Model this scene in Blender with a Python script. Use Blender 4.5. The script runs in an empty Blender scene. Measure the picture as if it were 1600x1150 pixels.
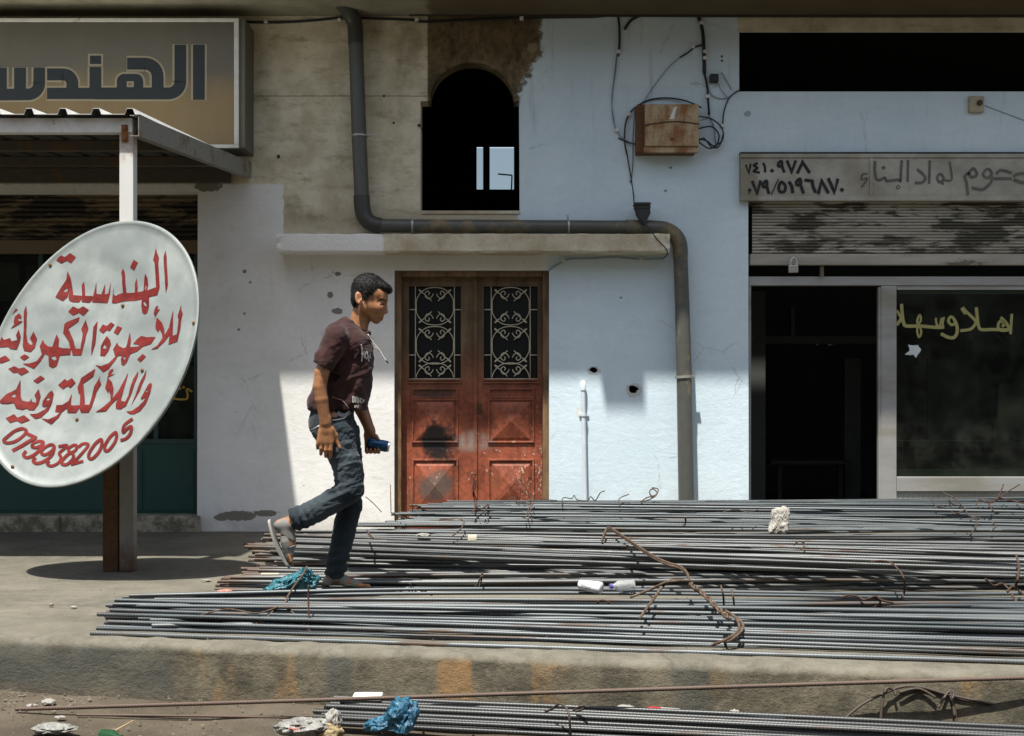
import bpy, bmesh, math, random
import numpy as np
from mathutils import Vector, Matrix, noise as mnoise
from mathutils.geometry import tessellate_polygon
from mathutils.bvhtree import BVHTree

# ------------------------------------------------------------------ camera, sky, sun, exposure
SC = bpy.context.scene
F, D, HZ, CZ = 1915.0, 9.0, 641.0, 0.89      # focal length in photo pixels, distance to the facade, horizon row, camera height
cam_d = bpy.data.cameras.new('camera'); cam = bpy.data.objects.new('camera', cam_d); SC.collection.objects.link(cam)
cam.location = (0, -D, CZ); cam.rotation_euler = (math.radians(90), 0, 0)
cam_d.sensor_fit = 'HORIZONTAL'; cam_d.sensor_width = 36; cam_d.lens = 36*F/1600
cam_d.shift_y = (HZ-575)/1600; cam_d.clip_end = 2000; cam_d.clip_start = 0.05
SC.camera = cam
SUN_DIR = Vector((0.15, 0.325, -1)).normalized()
world = bpy.data.worlds.new('World'); SC.world = world; world.use_nodes = True
wn = world.node_tree; wn.nodes.clear()
sky = wn.nodes.new('ShaderNodeTexSky'); sky.sky_type = 'NISHITA'; sky.sun_disc = False
sky.sun_elevation = math.asin(-SUN_DIR.z); sky.sun_rotation = math.atan2(-SUN_DIR.x, -SUN_DIR.y) % (2*math.pi)
sky.dust_density = 2.0; sky.air_density = 1.0
bg = wn.nodes.new('ShaderNodeBackground'); bg.inputs['Strength'].default_value = 0.095
wo = wn.nodes.new('ShaderNodeOutputWorld')
hs = wn.nodes.new('ShaderNodeHueSaturation'); hs.inputs['Saturation'].default_value = 0.6
wn.links.new(sky.outputs[0], hs.inputs['Color']); wn.links.new(hs.outputs[0], bg.inputs[0]); wn.links.new(bg.outputs[0], wo.inputs[0])
sd = bpy.data.lights.new('sun', 'SUN'); sd.energy = 5.0; sd.angle = math.radians(1.0); sd.color = (1, 0.965, 0.90)
so = bpy.data.objects.new('sun', sd); SC.collection.objects.link(so)
so.location = (-3, -6, 12); so.rotation_euler = SUN_DIR.to_track_quat('-Z', 'Y').to_euler()
SC.view_settings.view_transform = 'Standard'; SC.view_settings.look = 'None'
SC.view_settings.exposure = 0.97; SC.view_settings.gamma = 1
SC.cycles.max_bounces = 8; SC.cycles.diffuse_bounces = 4; SC.cycles.use_denoising = True

rnd = random.Random(7)
def X(px, y=0): return (px-800)*(D+y)/F
def Z(py, y=0): return CZ-(py-HZ)*(D+y)/F
def at(px, py, y=0): return Vector((X(px, y), y, Z(py, y)))
def onz(px, py, z):
    d = (CZ-z)*F/(py-HZ); return Vector(((px-800)*d/F, d-D, z))

# ------------------------------------------------------------------ material helper
class S:
    def __init__(s, m, k): s.m = m; s.k = k
    def _o(s, op, b): return s.m.math(op, s, b)
    def __add__(s, b): return s._o('ADD', b)
    __radd__ = __add__
    def __sub__(s, b): return s._o('SUBTRACT', b)
    def __rsub__(s, b): return s.m.math('SUBTRACT', b, s)
    def __mul__(s, b): return s._o('MULTIPLY', b)
    __rmul__ = __mul__
    def __truediv__(s, b): return s._o('DIVIDE', b)
    def max(s, b): return s._o('MAXIMUM', b)
    def min(s, b): return s._o('MINIMUM', b)
    def abs(s): return s.m.math('ABSOLUTE', s)
    def sin(s): return s.m.math('SINE', s)
    def inv(s): return s.m.math('SUBTRACT', 1.0, s)
    def st(s, a, b):
        n = s.m.n('ShaderNodeMapRange'); n.interpolation_type = 'SMOOTHSTEP'; n.clamp = True
        s.m.put(n.inputs[0], s); n.inputs[1].default_value = a; n.inputs[2].default_value = b
        n.inputs[3].default_value = 0; n.inputs[4].default_value = 1
        return S(s.m, n.outputs[0])
class Mat:
    def __init__(s, name):
        s.mat = bpy.data.materials.new(name); s.mat.use_nodes = True; s.t = s.mat.node_tree
        s.b = s.t.nodes['Principled BSDF']; s._c = None
    def n(s, t): return s.t.nodes.new(t)
    def put(s, inp, v):
        if isinstance(v, S): s.t.links.new(v.k, inp)
        elif isinstance(v, (tuple, list)): inp.default_value = tuple(v)+((1,) if len(v) == 3 and len(inp.default_value) == 4 else ())
        else: inp.default_value = v
    def math(s, op, a, b=None):
        n = s.n('ShaderNodeMath'); n.operation = op; s.put(n.inputs[0], a)
        if b is not None: s.put(n.inputs[1], b)
        return S(s, n.outputs[0])
    def co(s):
        if s._c is None: s._c = S(s, s.n('ShaderNodeTexCoord').outputs['Object'])
        return s._c
    def xyz(s):
        n = s.n('ShaderNodeSeparateXYZ'); s.put(n.inputs[0], s.co()); return [S(s, o) for o in n.outputs]
    def rand(s): return S(s, s.n('ShaderNodeObjectInfo').outputs['Random'])
    def vec(s, sc=(1, 1, 1), off=(0, 0, 0), rot=(0, 0, 0)):
        n = s.n('ShaderNodeMapping'); s.put(n.inputs[0], s.co())
        n.inputs[1].default_value = off; n.inputs[2].default_value = rot; n.inputs[3].default_value = sc
        return S(s, n.outputs[0])
    def noise(s, scale, detail=4, rough=.55, sc=None, off=(0, 0, 0), dist=0, rot=(0, 0, 0)):
        n = s.n('ShaderNodeTexNoise'); n.inputs['Scale'].default_value = scale; n.inputs['Detail'].default_value = detail
        n.inputs['Roughness'].default_value = rough; n.inputs['Distortion'].default_value = dist
        s.put(n.inputs['Vector'], s.vec(sc or (1, 1, 1), off, rot)); return S(s, n.outputs[0])
    def vor(s, scale, sc=None, off=(0, 0, 0), feat='F1'):
        n = s.n('ShaderNodeTexVoronoi'); n.feature = feat; n.inputs['Scale'].default_value = scale
        s.put(n.inputs['Vector'], s.vec(sc or (1, 1, 1), off)); return S(s, n.outputs['Distance'])
    def mix(s, f, a, b):
        n = s.n('ShaderNodeMix'); n.data_type = 'RGBA'; s.put(n.inputs[0], f); s.put(n.inputs[6], a); s.put(n.inputs[7], b)
        return S(s, n.outputs[2])
    def scale(s, col, f):
        n = s.n('ShaderNodeMix'); n.data_type = 'RGBA'; n.blend_type = 'MULTIPLY'; n.inputs[0].default_value = 1
        s.put(n.inputs[6], col)
        c = s.n('ShaderNodeCombineXYZ')
        for i in range(3): s.put(c.inputs[i], f)
        s.t.links.new(c.outputs[0], n.inputs[7]); return S(s, n.outputs[2])
    def done(s, col, rough=.8, bump=None, strength=.5, dist=.01, metal=0., spec=.4):
        s.put(s.b.inputs['Base Color'], col); s.put(s.b.inputs['Roughness'], rough); s.put(s.b.inputs['Metallic'], metal)
        s.b.inputs['Specular IOR Level'].default_value = spec
        if bump is not None:
            n = s.n('ShaderNodeBump'); n.inputs['Strength'].default_value = strength; n.inputs['Distance'].default_value = dist
            s.put(n.inputs['Height'], bump); s.t.links.new(n.outputs[0], s.b.inputs['Normal'])
        return s.mat
MATS = {}
def plain(name, col, rough=.7, metal=0., var=.25, scale=12., spec=.4, bump=.0):
    if name in MATS: return MATS[name]
    m = Mat(name); n = m.noise(scale, 5, .6); k = n*(2*var)+(1-var)
    MATS[name] = m.done(m.scale(col, k), rough, n if bump else None, bump, .004, metal, spec); return MATS[name]
def rusty(name, paint, rust=(.13, .055, .02), amount=.5, scale=9., rough=.6, metal=0., soft=.06, sc=None):
    m = Mat(name); a = m.noise(scale, 7, .65, sc); b = m.noise(scale*4, 4, .6)
    f = (a+b*.25).st(1.12-amount-soft, 1.12-amount+soft)
    c = m.mix(f, m.scale(paint, b*.5+.75), m.scale(rust, m.noise(scale*6, 3, .7)*1.4+.3))
    MATS[name] = m.done(c, f*.25+rough, a, .25, .003, metal); return MATS[name]

# ------------------------------------------------------------------ mesh helper
class MB:
    def __init__(s): s.v = []; s.f = []
    def add(s, vs, fs):
        o = len(s.v); s.v += [tuple(v) for v in vs]; s.f += [tuple(i+o for i in f) for f in fs]
    def box(s, a, b, bev=0.):
        x0, y0, z0 = [min(p, q) for p, q in zip(a, b)]; x1, y1, z1 = [max(p, q) for p, q in zip(a, b)]
        bm = bmesh.new(); bmesh.ops.create_cube(bm, size=1)
        for v in bm.verts: v.co = Vector(((x0+x1)/2+v.co.x*(x1-x0), (y0+y1)/2+v.co.y*(y1-y0), (z0+z1)/2+v.co.z*(z1-z0)))
        if bev: bmesh.ops.bevel(bm, geom=bm.edges[:], offset=min(bev, .45*min(x1-x0, y1-y0, z1-z0)), segments=2, affect='EDGES', profile=.5)
        s.bm(bm)
    def pbox(s, px0, py0, px1, py1, yf, yb, bev=0.):      # a box whose front face (at depth yf) covers these photo pixels
        s.box((X(px0, yf), yf, Z(py1, yf)), (X(px1, yf), yb, Z(py0, yf)), bev)
    def bm(s, bm):
        bm.verts.ensure_lookup_table(); bm.verts.index_update()
        s.add([v.co for v in bm.verts], [[v.index for v in f.verts] for f in bm.faces]); bm.free()
    def tube(s, pts, r, n=8, cap=True):
        pts = [Vector(p) for p in pts]; N = len(pts); rs = r if isinstance(r, (list, tuple)) else [r]*N
        vs = []; up = None
        for i, p in enumerate(pts):
            t = (pts[min(i+1, N-1)]-pts[max(i-1, 0)])
            t = t.normalized() if t.length > 1e-9 else Vector((0, 0, 1))
            if up is None: up = t.orthogonal().normalized()
            up = (up-t*up.dot(t)); up = up.normalized() if up.length > 1e-6 else t.orthogonal().normalized()
            w = t.cross(up)
            for k in range(n):
                a = 2*math.pi*k/n; vs.append(p+(up*math.cos(a)+w*math.sin(a))*rs[i])
        fs = [(i*n+k, i*n+(k+1) % n, (i+1)*n+(k+1) % n, (i+1)*n+k) for i in range(N-1) for k in range(n)]
        if cap: fs += [tuple(range(n))[::-1], tuple(range((N-1)*n, N*n))]
        s.add(vs, fs)
    def poly(s, loops, fn):                               # flat filled polygon(s) with holes; fn maps 2-D to 3-D
        lp = [[Vector((p[0], p[1], 0)) for p in l] for l in loops]
        tri = tessellate_polygon(lp); flat = [p for l in lp for p in l]
        fs = []
        for t in tri:
            a, b, c = [flat[i] for i in t]
            cr = (b.x-a.x)*(c.y-a.y)-(b.y-a.y)*(c.x-a.x)
            if abs(cr) > 1e-12: fs.append(t if cr > 0 else t[::-1])
        s.add([fn(p.x, p.y) for p in flat], fs)
    def prism(s, loop, fa, fb):                           # outline capped at fa and fb (both map 2-D to 3-D)
        n = len(loop); s.poly([loop], fa); s.poly([loop], fb)
        s.add([fa(*p) for p in loop]+[fb(*p) for p in loop], [(i, (i+1) % n, n+(i+1) % n, n+i) for i in range(n)])
    def lathe(s, prof, c, axis='z', n=20):
        vs = []; c = Vector(c)
        for r, h in prof:
            for k in range(n):
                a = 2*math.pi*k/n; u, w = r*math.cos(a), r*math.sin(a)
                vs.append(c+Vector((u, w, h) if axis == 'z' else (u, h, w) if axis == 'y' else (h, u, w)))
        m = len(prof)
        fs = [(i*n+k, i*n+(k+1) % n, (i+1)*n+(k+1) % n, (i+1)*n+k) for i in range(m-1) for k in range(n)]
        fs += [tuple(range(n))[::-1], tuple(range((m-1)*n, m*n))]; s.add(vs, fs)
    def build(s, name, mat, parent=None, smooth=False, fix=True, loc=None):
        me = bpy.data.meshes.new(name); me.from_pydata(s.v, [], s.f)
        if fix:
            bm = bmesh.new(); bm.from_mesh(me); bmesh.ops.recalc_face_normals(bm, faces=bm.faces[:]); bm.to_mesh(me); bm.free()
        return link(name, me, mat, parent, smooth)
def link(name, me, mat, parent=None, smooth=False):
    if mat is not None: me.materials.append(mat)
    if smooth is True: me.polygons.foreach_set('use_smooth', [True]*len(me.polygons))
    elif smooth:
        me.polygons.foreach_set('use_smooth', [True]*len(me.polygons)); me.set_sharp_from_angle(angle=math.radians(smooth))
    o = bpy.data.objects.new(name, me); SC.collection.objects.link(o)
    if parent is not None:
        o.parent = parent
        if parent.type == 'EMPTY': o.location = -parent.location
    return o
def tag(o, label, cat, group=None, kind=None):
    if label: o['label'] = label
    if cat: o['category'] = cat
    if group: o['group'] = group
    if kind: o['kind'] = kind
    return o
def thing(name, label, cat, loc=(0, 0, 0), group=None):
    o = bpy.data.objects.new(name, None); SC.collection.objects.link(o); o.location = loc; o.empty_display_size = .1
    return tag(o, label, cat, group)
def smooth_path(pts, n=6, closed=False):                  # Catmull-Rom
    P = [Vector(p) for p in pts]; out = []; N = len(P)
    if N < 3 and not closed: return P
    g = (lambda i: P[i % N]) if closed else (lambda i: P[max(0, min(N-1, i))])
    for i in range(N if closed else N-1):
        p0, p1, p2, p3 = g(i-1), g(i), g(i+1), g(i+2)
        for k in range(n):
            t = k/n
            out.append(.5*((2*p1)+(p2-p0)*t+(2*p0-5*p1+4*p2-p3)*t*t+(3*p1-p0-3*p2+p3)*t*t*t))
    out.append(g(0) if closed else P[-1]); return out
class Ink:                                                # painted lettering: flat ribbons and filled shapes laid on a surface
    def __init__(s, fn, step=.00025): s.mb = MB(); s.fn = fn; s.k = 0; s.step = step
    def _f(s):
        k = s.k*s.step; s.k += 1; return lambda x, y: s.fn(x, y, k)
    def fill(s, loop, *holes, tr=None):
        T = tr or (lambda x, y: (x, y)); s.mb.poly([[T(*p) for p in l] for l in (loop,)+holes], s._f())
    def stroke(s, pts, w, tr=None, closed=False, curve=True, n=6, taper=0):
        T = tr or (lambda x, y: (x, y))
        P = [Vector((*T(*p), 0)) for p in pts]
        if curve and len(P) > 2: P = smooth_path(P, n, closed)
        elif closed: P = P+[P[0]]
        f = s._f(); N = len(P); vs = []
        for i, p in enumerate(P):
            t = (P[(i+1) if i < N-1 else (1 if closed else N-1)]-P[i-1 if i else (N-2 if closed else 0)]).normalized()
            t1 = (P[min(i+1, N-1)]-p); t0 = (p-P[max(i-1, 0)]); ww = w/2
            if not curve and 0 < i < N-1 and t1.length and t0.length:
                c = max(.5, t.dot(t1.normalized())); ww = ww/c
            if taper: ww *= 1-taper*abs(2*i/(N-1)-1)**2
            q = Vector((-t.y, t.x, 0))*ww
            e = Vector((0, 0, 0)) if closed or 0 < i < N-1 else t*(w*.12)*(1 if i else -1)
            vs += [f(*(p+q+e).xy), f(*(p-q+e).xy)]
        s.mb.add(vs, [(2*i, 2*i+1, 2*i+3, 2*i+2) for i in range(N-1)])
    def dot(s, x, y, r, tr=None):
        s.fill([(x-r, y), (x, y-r), (x+r, y), (x, y+r)], tr=tr)
    def build(s, name, mat, parent): return s.mb.build(name, mat, parent, fix=False)
def lump(center, size, seed=0, sub=3, amp=.35, freq=1.6, flat=0., rot=0., ridged=False):
    bm = bmesh.new(); bmesh.ops.create_icosphere(bm, subdivisions=sub, radius=1)
    o = Vector((seed*13.7, seed*5.1, seed*3.3)); R = Matrix.Rotation(rot, 3, 'Y')
    for v in bm.verts:
        p = v.co.copy(); n = mnoise.fractal(p*freq+o, 1.0, 2.0, 4)
        if ridged: n = (1-2*abs(mnoise.noise(p*freq*1.7+o)))*.6+.4*n
        q = p*(1+amp*n)
        if flat: q.z = max(q.z, -1+flat)
        q = Vector((q.x*size[0], q.y*size[1], q.z*size[2])); v.co = R @ q+Vector(center)
    m = MB(); m.bm(bm); return m
# ------------------------------------------------------------------ ground, pavement
def edge_y(x): return -4.53-0.179*x                        # the kerb line runs slightly askew to the facade
RZ = -0.225
def mat_road():
    m = Mat('dusty_road'); n = m.noise(3, 8, .65); g = m.noise(60, 4, .7); p = m.vor(90)
    c = m.mix(n.st(.35, .7), (.044, .034, .021), (.082, .064, .042)); c = m.mix(g.st(.58, .75)*.6, c, (.17, .15, .12))
    c = m.mix(m.noise(.9, 5, .6).st(.52, .7)*.6, c, (.08, .07, .055))
    return m.done(c, .95, n*.4+g*.5+p*.2, .8, .02)
def mat_pavement():
    m = Mat('worn_concrete'); x, y, z = m.xyz(); n = m.noise(2.2, 8, .62); g = m.noise(70, 4, .7); st = m.noise(1.1, 6, .6, (.35, 1.6, 1))
    c = m.mix(n.st(.3, .7), (.070, .064, .047), (.122, .111, .083)); c = m.mix(st.st(.5, .68)*.65, c, (.052, .049, .040))
    c = m.scale(c, g*.5+.75)
    cr = (m.vor(1.1, feat='DISTANCE_TO_EDGE')+m.noise(9, 4)*.02).st(.010, .022)     # hairline cracks
    c = m.mix(cr.inv()*.45*m.noise(.8, 3).st(.45, .6), c, (.03, .028, .022)); sp = m.noise(190, 2, .6); c = m.mix(sp.st(.62, .72)*.45, c, (.21, .20, .17)); c = m.mix(sp.st(.38, .30)*.45, c, (.035, .032, .026)); c = m.mix(m.noise(1.7, 6, .7, (.5, 1, 1), (5, 5, 0)).st(.52, .68)*.5, c, (.17, .15, .11))
    # kerb face: worn painted bands, grey-black and ochre
    face = z.st(-.012, -.03).inv()*1.0
    face = (z*-1.0).st(.012, .04)
    band = m.noise(2.3, 3, .5, (1, .0, .0), (3.1, 0, 0)); och = m.noise(3.1, 4, .6, (1, .0, .3), (11.4, 0, 0))
    wear = m.noise(7, 6, .7); 
    kc = m.mix((m.noise(5, 6, .65)*.7+m.noise(14, 5, .7)*.3).st(.38, .62), (.042, .037, .024), (.108, .094, .062))
    left = ((x+1.28).st(-.06, .03)).inv()
    kc = m.mix((left.max(band.st(.55, .62))*wear.st(.25, .6)).min(1.0)*.7, kc, (.036, .040, .036))
    kc = m.mix(och.st(.52, .6)*wear.st(.32, .62)*.7*left.inv(), kc, (.19, .105, .036))
    kc = m.mix((z+.225).st(.0, .09).inv()*.5, kc, (.10, .08, .055))
    kc = m.scale(kc, g*.6+.7); ag = m.vor(75, (1, 1, 1)); kc = m.mix(ag.st(.16, .10)*.4, kc, (.12, .11, .085)); kc = m.mix(m.noise(120, 3, .7).st(.40, .32)*.6, kc, (.025, .022, .017))
    c = m.mix(face, c, kc)
    edge = (z+.014).abs().st(.03, .0)*m.noise(14, 5, .7).st(.42, .6)
    c = m.mix(edge*.4, c, (.17, .158, .128))
    pit = m.noise(26, 6, .75, (1, 1, 1.6))
    return m.done(c, .93, pit*(face*.6+.25)+g*.2, .8, .016)
def mat_soil():
    m = Mat('soil'); n = m.noise(9, 6, .7); return m.done(m.mix(n, (.09, .07, .05), (.2, .16, .11)), .95, n, .6, .02)
mb = MB(); R = 600
# one sheet to the horizon, denser near the kerb
for (a, b) in (((-R, -R), (R, -12)), ((-R, 12), (R, R)), ((-R, -12), (-12, 12)), ((12, -12), (R, 12))):
    mb.add([(a[0], a[1], RZ), (b[0], a[1], RZ), (b[0], b[1], RZ), (a[0], b[1], RZ)], [(0, 1, 2, 3)])
nx, ny = 240, 200; vs = []
for j in range(ny+1):
    for i in range(nx+1):
        x = -12+24*i/nx; y = -12+24*j/ny
        d = edge_y(x)-y; k = max(0, min(1, (11-max(abs(x), abs(y)))/2))
        z = RZ+k*(.02*mnoise.fractal(Vector((x*1.3, y*1.3, 3)), 1, 2, 5)+.022*max(0, 1-abs(d)/.35))
        vs.append((x, y, z))
mb.add(vs, [(j*(nx+1)+i, j*(nx+1)+i+1, (j+1)*(nx+1)+i+1, (j+1)*(nx+1)+i) for j in range(ny) for i in range(nx)])
tag(mb.build('road', mat_road(), smooth=True, fix=False), None, None, kind='structure')
# pavement: rounded kerb nose, slightly uneven concrete
prof = [(0.0, -.30), (-.045, -.30), (-.045, RZ), (-.035, -.17), (-.022, -.10), (-.012, -.055)]
for k in range(6):
    a = math.pi/2*k/5; prof.append((-.008+.038*(1-math.cos(a)), -.038+.038*math.sin(a)))
for t in (.08, .14, .22, .32, .45, .6, .8, 1.05, 1.35, 1.7, 2.1, 2.5, 3, 3.5, 4, 4.5): prof.append((t, 0))
xs = [-14+i*.06 for i in range(int(26/.06))]; vs = []
for x in xs:
    e = edge_y(x)
    for (dy, z) in prof:
        y = e+dy*(1 if dy < 1 else 1)
        if dy > 1: y = e+1+(dy-1)*((0.30-e-1)/3.5)
        q = Vector((x*2.2, y*2.2, z*5)); jz = .006*mnoise.fractal(q, 1, 2, 4); jy = 0
        if z < -.002 and z > -.29: jy = .014*mnoise.fractal(Vector((x*3, z*6, 1)), 1, 2, 4)+.006*mnoise.noise(Vector((x*22, z*22, 7)))
        if dy < .1 and z > -.05: jz += .012*mnoise.fractal(Vector((x*7, 0, 4)), 1, 2, 3)-.004
        if -.1 < y: jz *= .3
        vs.append((x, y+jy, z+jz))
m_ = len(prof); mb = MB()
mb.add(vs, [(i*m_+k, (i+1)*m_+k, (i+1)*m_+k+1, i*m_+k+1) for i in range(len(xs)-1) for k in range(m_-1)])
tag(mb.build('pavement', mat_pavement(), smooth=True, fix=False), None, None, kind='structure')

# ------------------------------------------------------------------ the shop building
B = thing('shop_building', 'row of shops with a half blue, half cream plastered front, double door and roller shutters', 'building')
WH = Z(25)                                                 # underside of the overhanging slab
def mat_wall():
    m = Mat('painted_plaster'); x, y, z = m.xyz()
    n1 = m.noise(5, 6, .62); n2 = m.noise(22, 5, .65); n3 = m.noise(1.3, 5, .6)
    rag = (m.noise(9, 8, .8)-.5)*.24+(m.noise(55, 4, .7)-.5)*.05
    rag2 = (m.noise(16, 6, .75, off=(4, 2, 1))-.5)*.12
    up = z.st(Z(372)-.01, Z(372)+.01)
    # blue paint
    slope = ((z-Z(175))/(Z(30)-Z(175))).max(0.0).min(1.0)
    bl_up = (x+rag*1.3*slope.st(0, .2)+rag2*.15-(slope.st(.05, .75)*.17+X(810))).st(-.008, .008+.0)*.5+(x+rag*1.3*slope.st(0, .2)+rag2*.5-(slope.st(.05, .75)*.17+X(810))).st(-.045, .03)*.5
    bl_lo = (x+rag2*.05-X(853)).st(-.004, .004)
    blue = bl_up*up+bl_lo*up.inv()
    # bottom edge of blue over the unpainted band above the shop slot
    strip = (x-X(1150)).st(0, .02)*(z-Z(50)).st(-.01, .01)
    blue = blue*strip.inv()
    col_b = m.mix(n3.st(.3, .7), (.52, .63, .68), (.59, .685, .725)); col_b = m.scale(col_b, n2*.16+.92)
    dirt = (m.noise(3.2, 7, .7, (1, 1, .6)).st(.56, .75))*.35
    col_b = m.mix(dirt*.6, col_b, (.38, .45, .475)); run = m.noise(6, 6, .7, (1.5, 1, .12), (3, 0, 0)).st(.56, .72)*z.st(2.0, 3.4); col_b = m.mix(run*.45, col_b, (.24, .255, .23)); col_b = m.mix(m.noise(34, 4, .65).st(.70, .73)*.6, col_b, (.22, .25, .26)); col_b = m.mix(z.st(.45, .05)*m.noise(7, 6, .7).st(.4, .62)*.4, col_b, (.38, .39, .36))
    # cream bare plaster, stained
    streak = m.noise(8, 6, .7, (.45, 1, 1.5), rot=(0, .45, 0))
    col_c = m.mix(n1.st(.32, .66), (.43, .375, .255), (.60, .55, .415))
    col_c = m.mix(streak.st(.50, .68)*.6, col_c, (.25, .195, .11))
    col_c = m.mix(m.noise(2.0, 5, .6, (1, 1, .6), (7, 1, 2)).st(.56, .70)*.55, col_c, (.15, .12, .06))
    hz = (z-Z(345)).abs().st(.12, .0)*n1.st(.3, .6)
    col_c = m.mix(hz*.55, col_c, (.26, .20, .11))
    col_c = m.scale(col_c, n2*.3+.85)
    jo = (z-Z(150)+(n1-.5)*.012).abs().st(.006, .002)
    col_c = m.mix(jo*.7, col_c, (.10, .085, .055))
    # white lime paint
    col_w = m.mix(n3.st(.3, .7), (.64, .63, .595), (.75, .74, .71)); col_w = m.scale(col_w, n2*.14+.93)
    grime = m.noise(3.6, 7, .72, (1, 1, .7), (2, 0, 5)).st(.55, .72)
    col_w = m.mix(grime*.38, col_w, (.40, .385, .34))
    chips = m.noise(24, 3, .6, (1, 1, 1.3)).st(.70, .73)
    col_w = m.mix(chips*.7, col_w, (.25, .24, .21))
    lowdirt = z.st(.0, .22).inv()*n1.st(.3, .6); col_w = m.mix(lowdirt*.5, col_w, (.33, .30, .25))
    wtop = (z+rag2*.5-(Z(288)+.0)).st(-.008, .008).inv()*(x+rag2*.5-X(443)).st(-.006, .006).inv()
    whit = wtop.max(z.st(Z(372)-.01, Z(372)+.01).inv())
    left = (z-Z(300)).st(-.01, .01).inv().max((x-X(355)+rag2*.5).st(-.01, .01))
    # dark unpainted patch round the arched window
    br = (x-X(900)).st(.0, -.05)*(x+rag2*.1-X(668)).st(-.005, .005)*(z-Z(167)+rag2*.4).st(-.01, .02)
    col_d = m.mix((n1*.6+n2*.4).st(.36, .64), (.045, .032, .015), (.17, .125, .06)); col_d = m.mix(m.noise(3.4, 6, .72, (1.2, 1, .6), (6, 0, 3)).st(.52, .70)*.75, col_d, (.30, .24, .14)); col_d = m.mix(m.noise(7, 5, .7, (1.4, 1, .4)).st(.55, .75)*.6, col_d, (.25, .19, .10))
    base = m.mix(whit, col_c, col_w); base = m.mix(br, base, col_d)
    c = m.mix(blue, base, col_b)
    ck = (m.vor(1.6, feat='DISTANCE_TO_EDGE')+(m.noise(6, 5, .7)-.5)*.12).abs().st(.004, .0015)*m.noise(1.1, 3, .5, off=(9, 0, 2)).st(.50, .60)
    c = m.mix(ck*.45, c, (.16, .15, .125)); tw = m.noise(4, 6, .75, (.6, 1, 2.2), dist=1.5, rot=(0, .5, 0)); c = m.scale(c, tw*.22+.89)
    # fallen plaster patches
    def spot(px, py, rx, ry, col, s=None):
        nonlocal c
        a = (x-X(px))/(rx*D/F); b = (z-Z(py))/(ry*D/F)
        f = (a*a+b*b+(m.noise(28, 4, .7)-.5)*2.2).st(1.05, .85); c = m.mix(f, c, col)
    gr = (.19, .18, .145)
    for q in ((372, 806, 32, 8), (415, 802, 22, 5), (348, 808, 14, 6), (528, 428, 5, 3.5), (516, 461, 5, 5), (527, 486, 9, 5), (382, 424, 3, 3), (391, 441, 2, 2), (382, 490, 2, 2), (373, 515, 2.5, 2), (324, 290, 22, 10)): spot(*q, gr)
    for q in ((655, 196, 3, 3), (600, 150, 2, 2), (615, 192, 2, 2), (435, 245, 3, 3)): spot(*q, (.05, .04, .03))
    spot(928, 579, 11, 7, (.42, .44, .43)); spot(990, 610, 13, 11, (.46, .47, .45)); spot(832, 75, 8, 8, (.25, .2, .12)); spot(1168, 178, 6, 5, (.3, .36, .38)); spot(905, 645, 6, 9, (.6, .62, .6)); spot(970, 465, 2, 1.5, (.15, .15, .15))
    spot(1048, 262, 3, 2, (.2, .25, .27)); spot(1040, 298, 3, 2, (.2, .25, .27)); spot(1128, 88, 2, 2, (.05, .06, .06)); spot(1128, 95, 2, 2, (.05, .06, .06))
    h = n2*.3+n1*.25+m.noise(60, 4, .7)*.15+tw*.2
    return m.done(c, .88, h-chips*.3, .55, .012)
def irregular(px, py, rx, ry, n, seed):
    r = random.Random(seed); return [(px+rx*math.cos(2*math.pi*k/n)*(.8+.4*r.random()), py+ry*math.sin(2*math.pi*k/n)*(.8+.4*r.random())) for k in range(n)]
zb = Z(0)*0-.02; PB = HZ+CZ*F/D+4                         # pixel row of the wall foot
T_ = 30
outer = [(-700, PB), (-620, PB), (-620, 300), (309, 300), (308, PB), (616, PB), (616, 422), (858, 422), (858, PB), (1170, PB), (1169, 240), (2500, 240), (2500, PB), (2640, PB), (2640, T_-40), (-700, T_-40)]
arch = [(657, 330), (657, 158), (672, 158)]+[(737+66*math.cos(math.pi-math.pi*k/20), 160-63*math.sin(math.pi*k/20)) for k in range(1, 20)]+[(803, 159), (811, 157), (812, 330)]
slot = [(1155, 143), (1155, 50), (2500, 50), (2500, 143)]
h1 = irregular(928, 578, 6.5, 4.2, 11, 1); h2 = irregular(990, 608, 7.5, 6.5, 12, 2)
mb = MB()
# ragged painted edges at the doorway and arch come from the outline itself
mb.poly([outer, arch, slot, h1, h2], lambda x, y: at(x, y, 0))
for lp, dep in ((arch, .17), (slot, .015), (h1, .10), (h2, .10), (outer, .22)):
    P = [at(x, y, 0) for x, y in lp]; n = len(P)
    mb.add(P+[p+Vector((0, dep, 0)) for p in P], [(i, (i+1) % n, n+(i+1) % n, n+i) for i in range(n)])
mb.build('front_wall', mat_wall(), B, fix=False)
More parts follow.
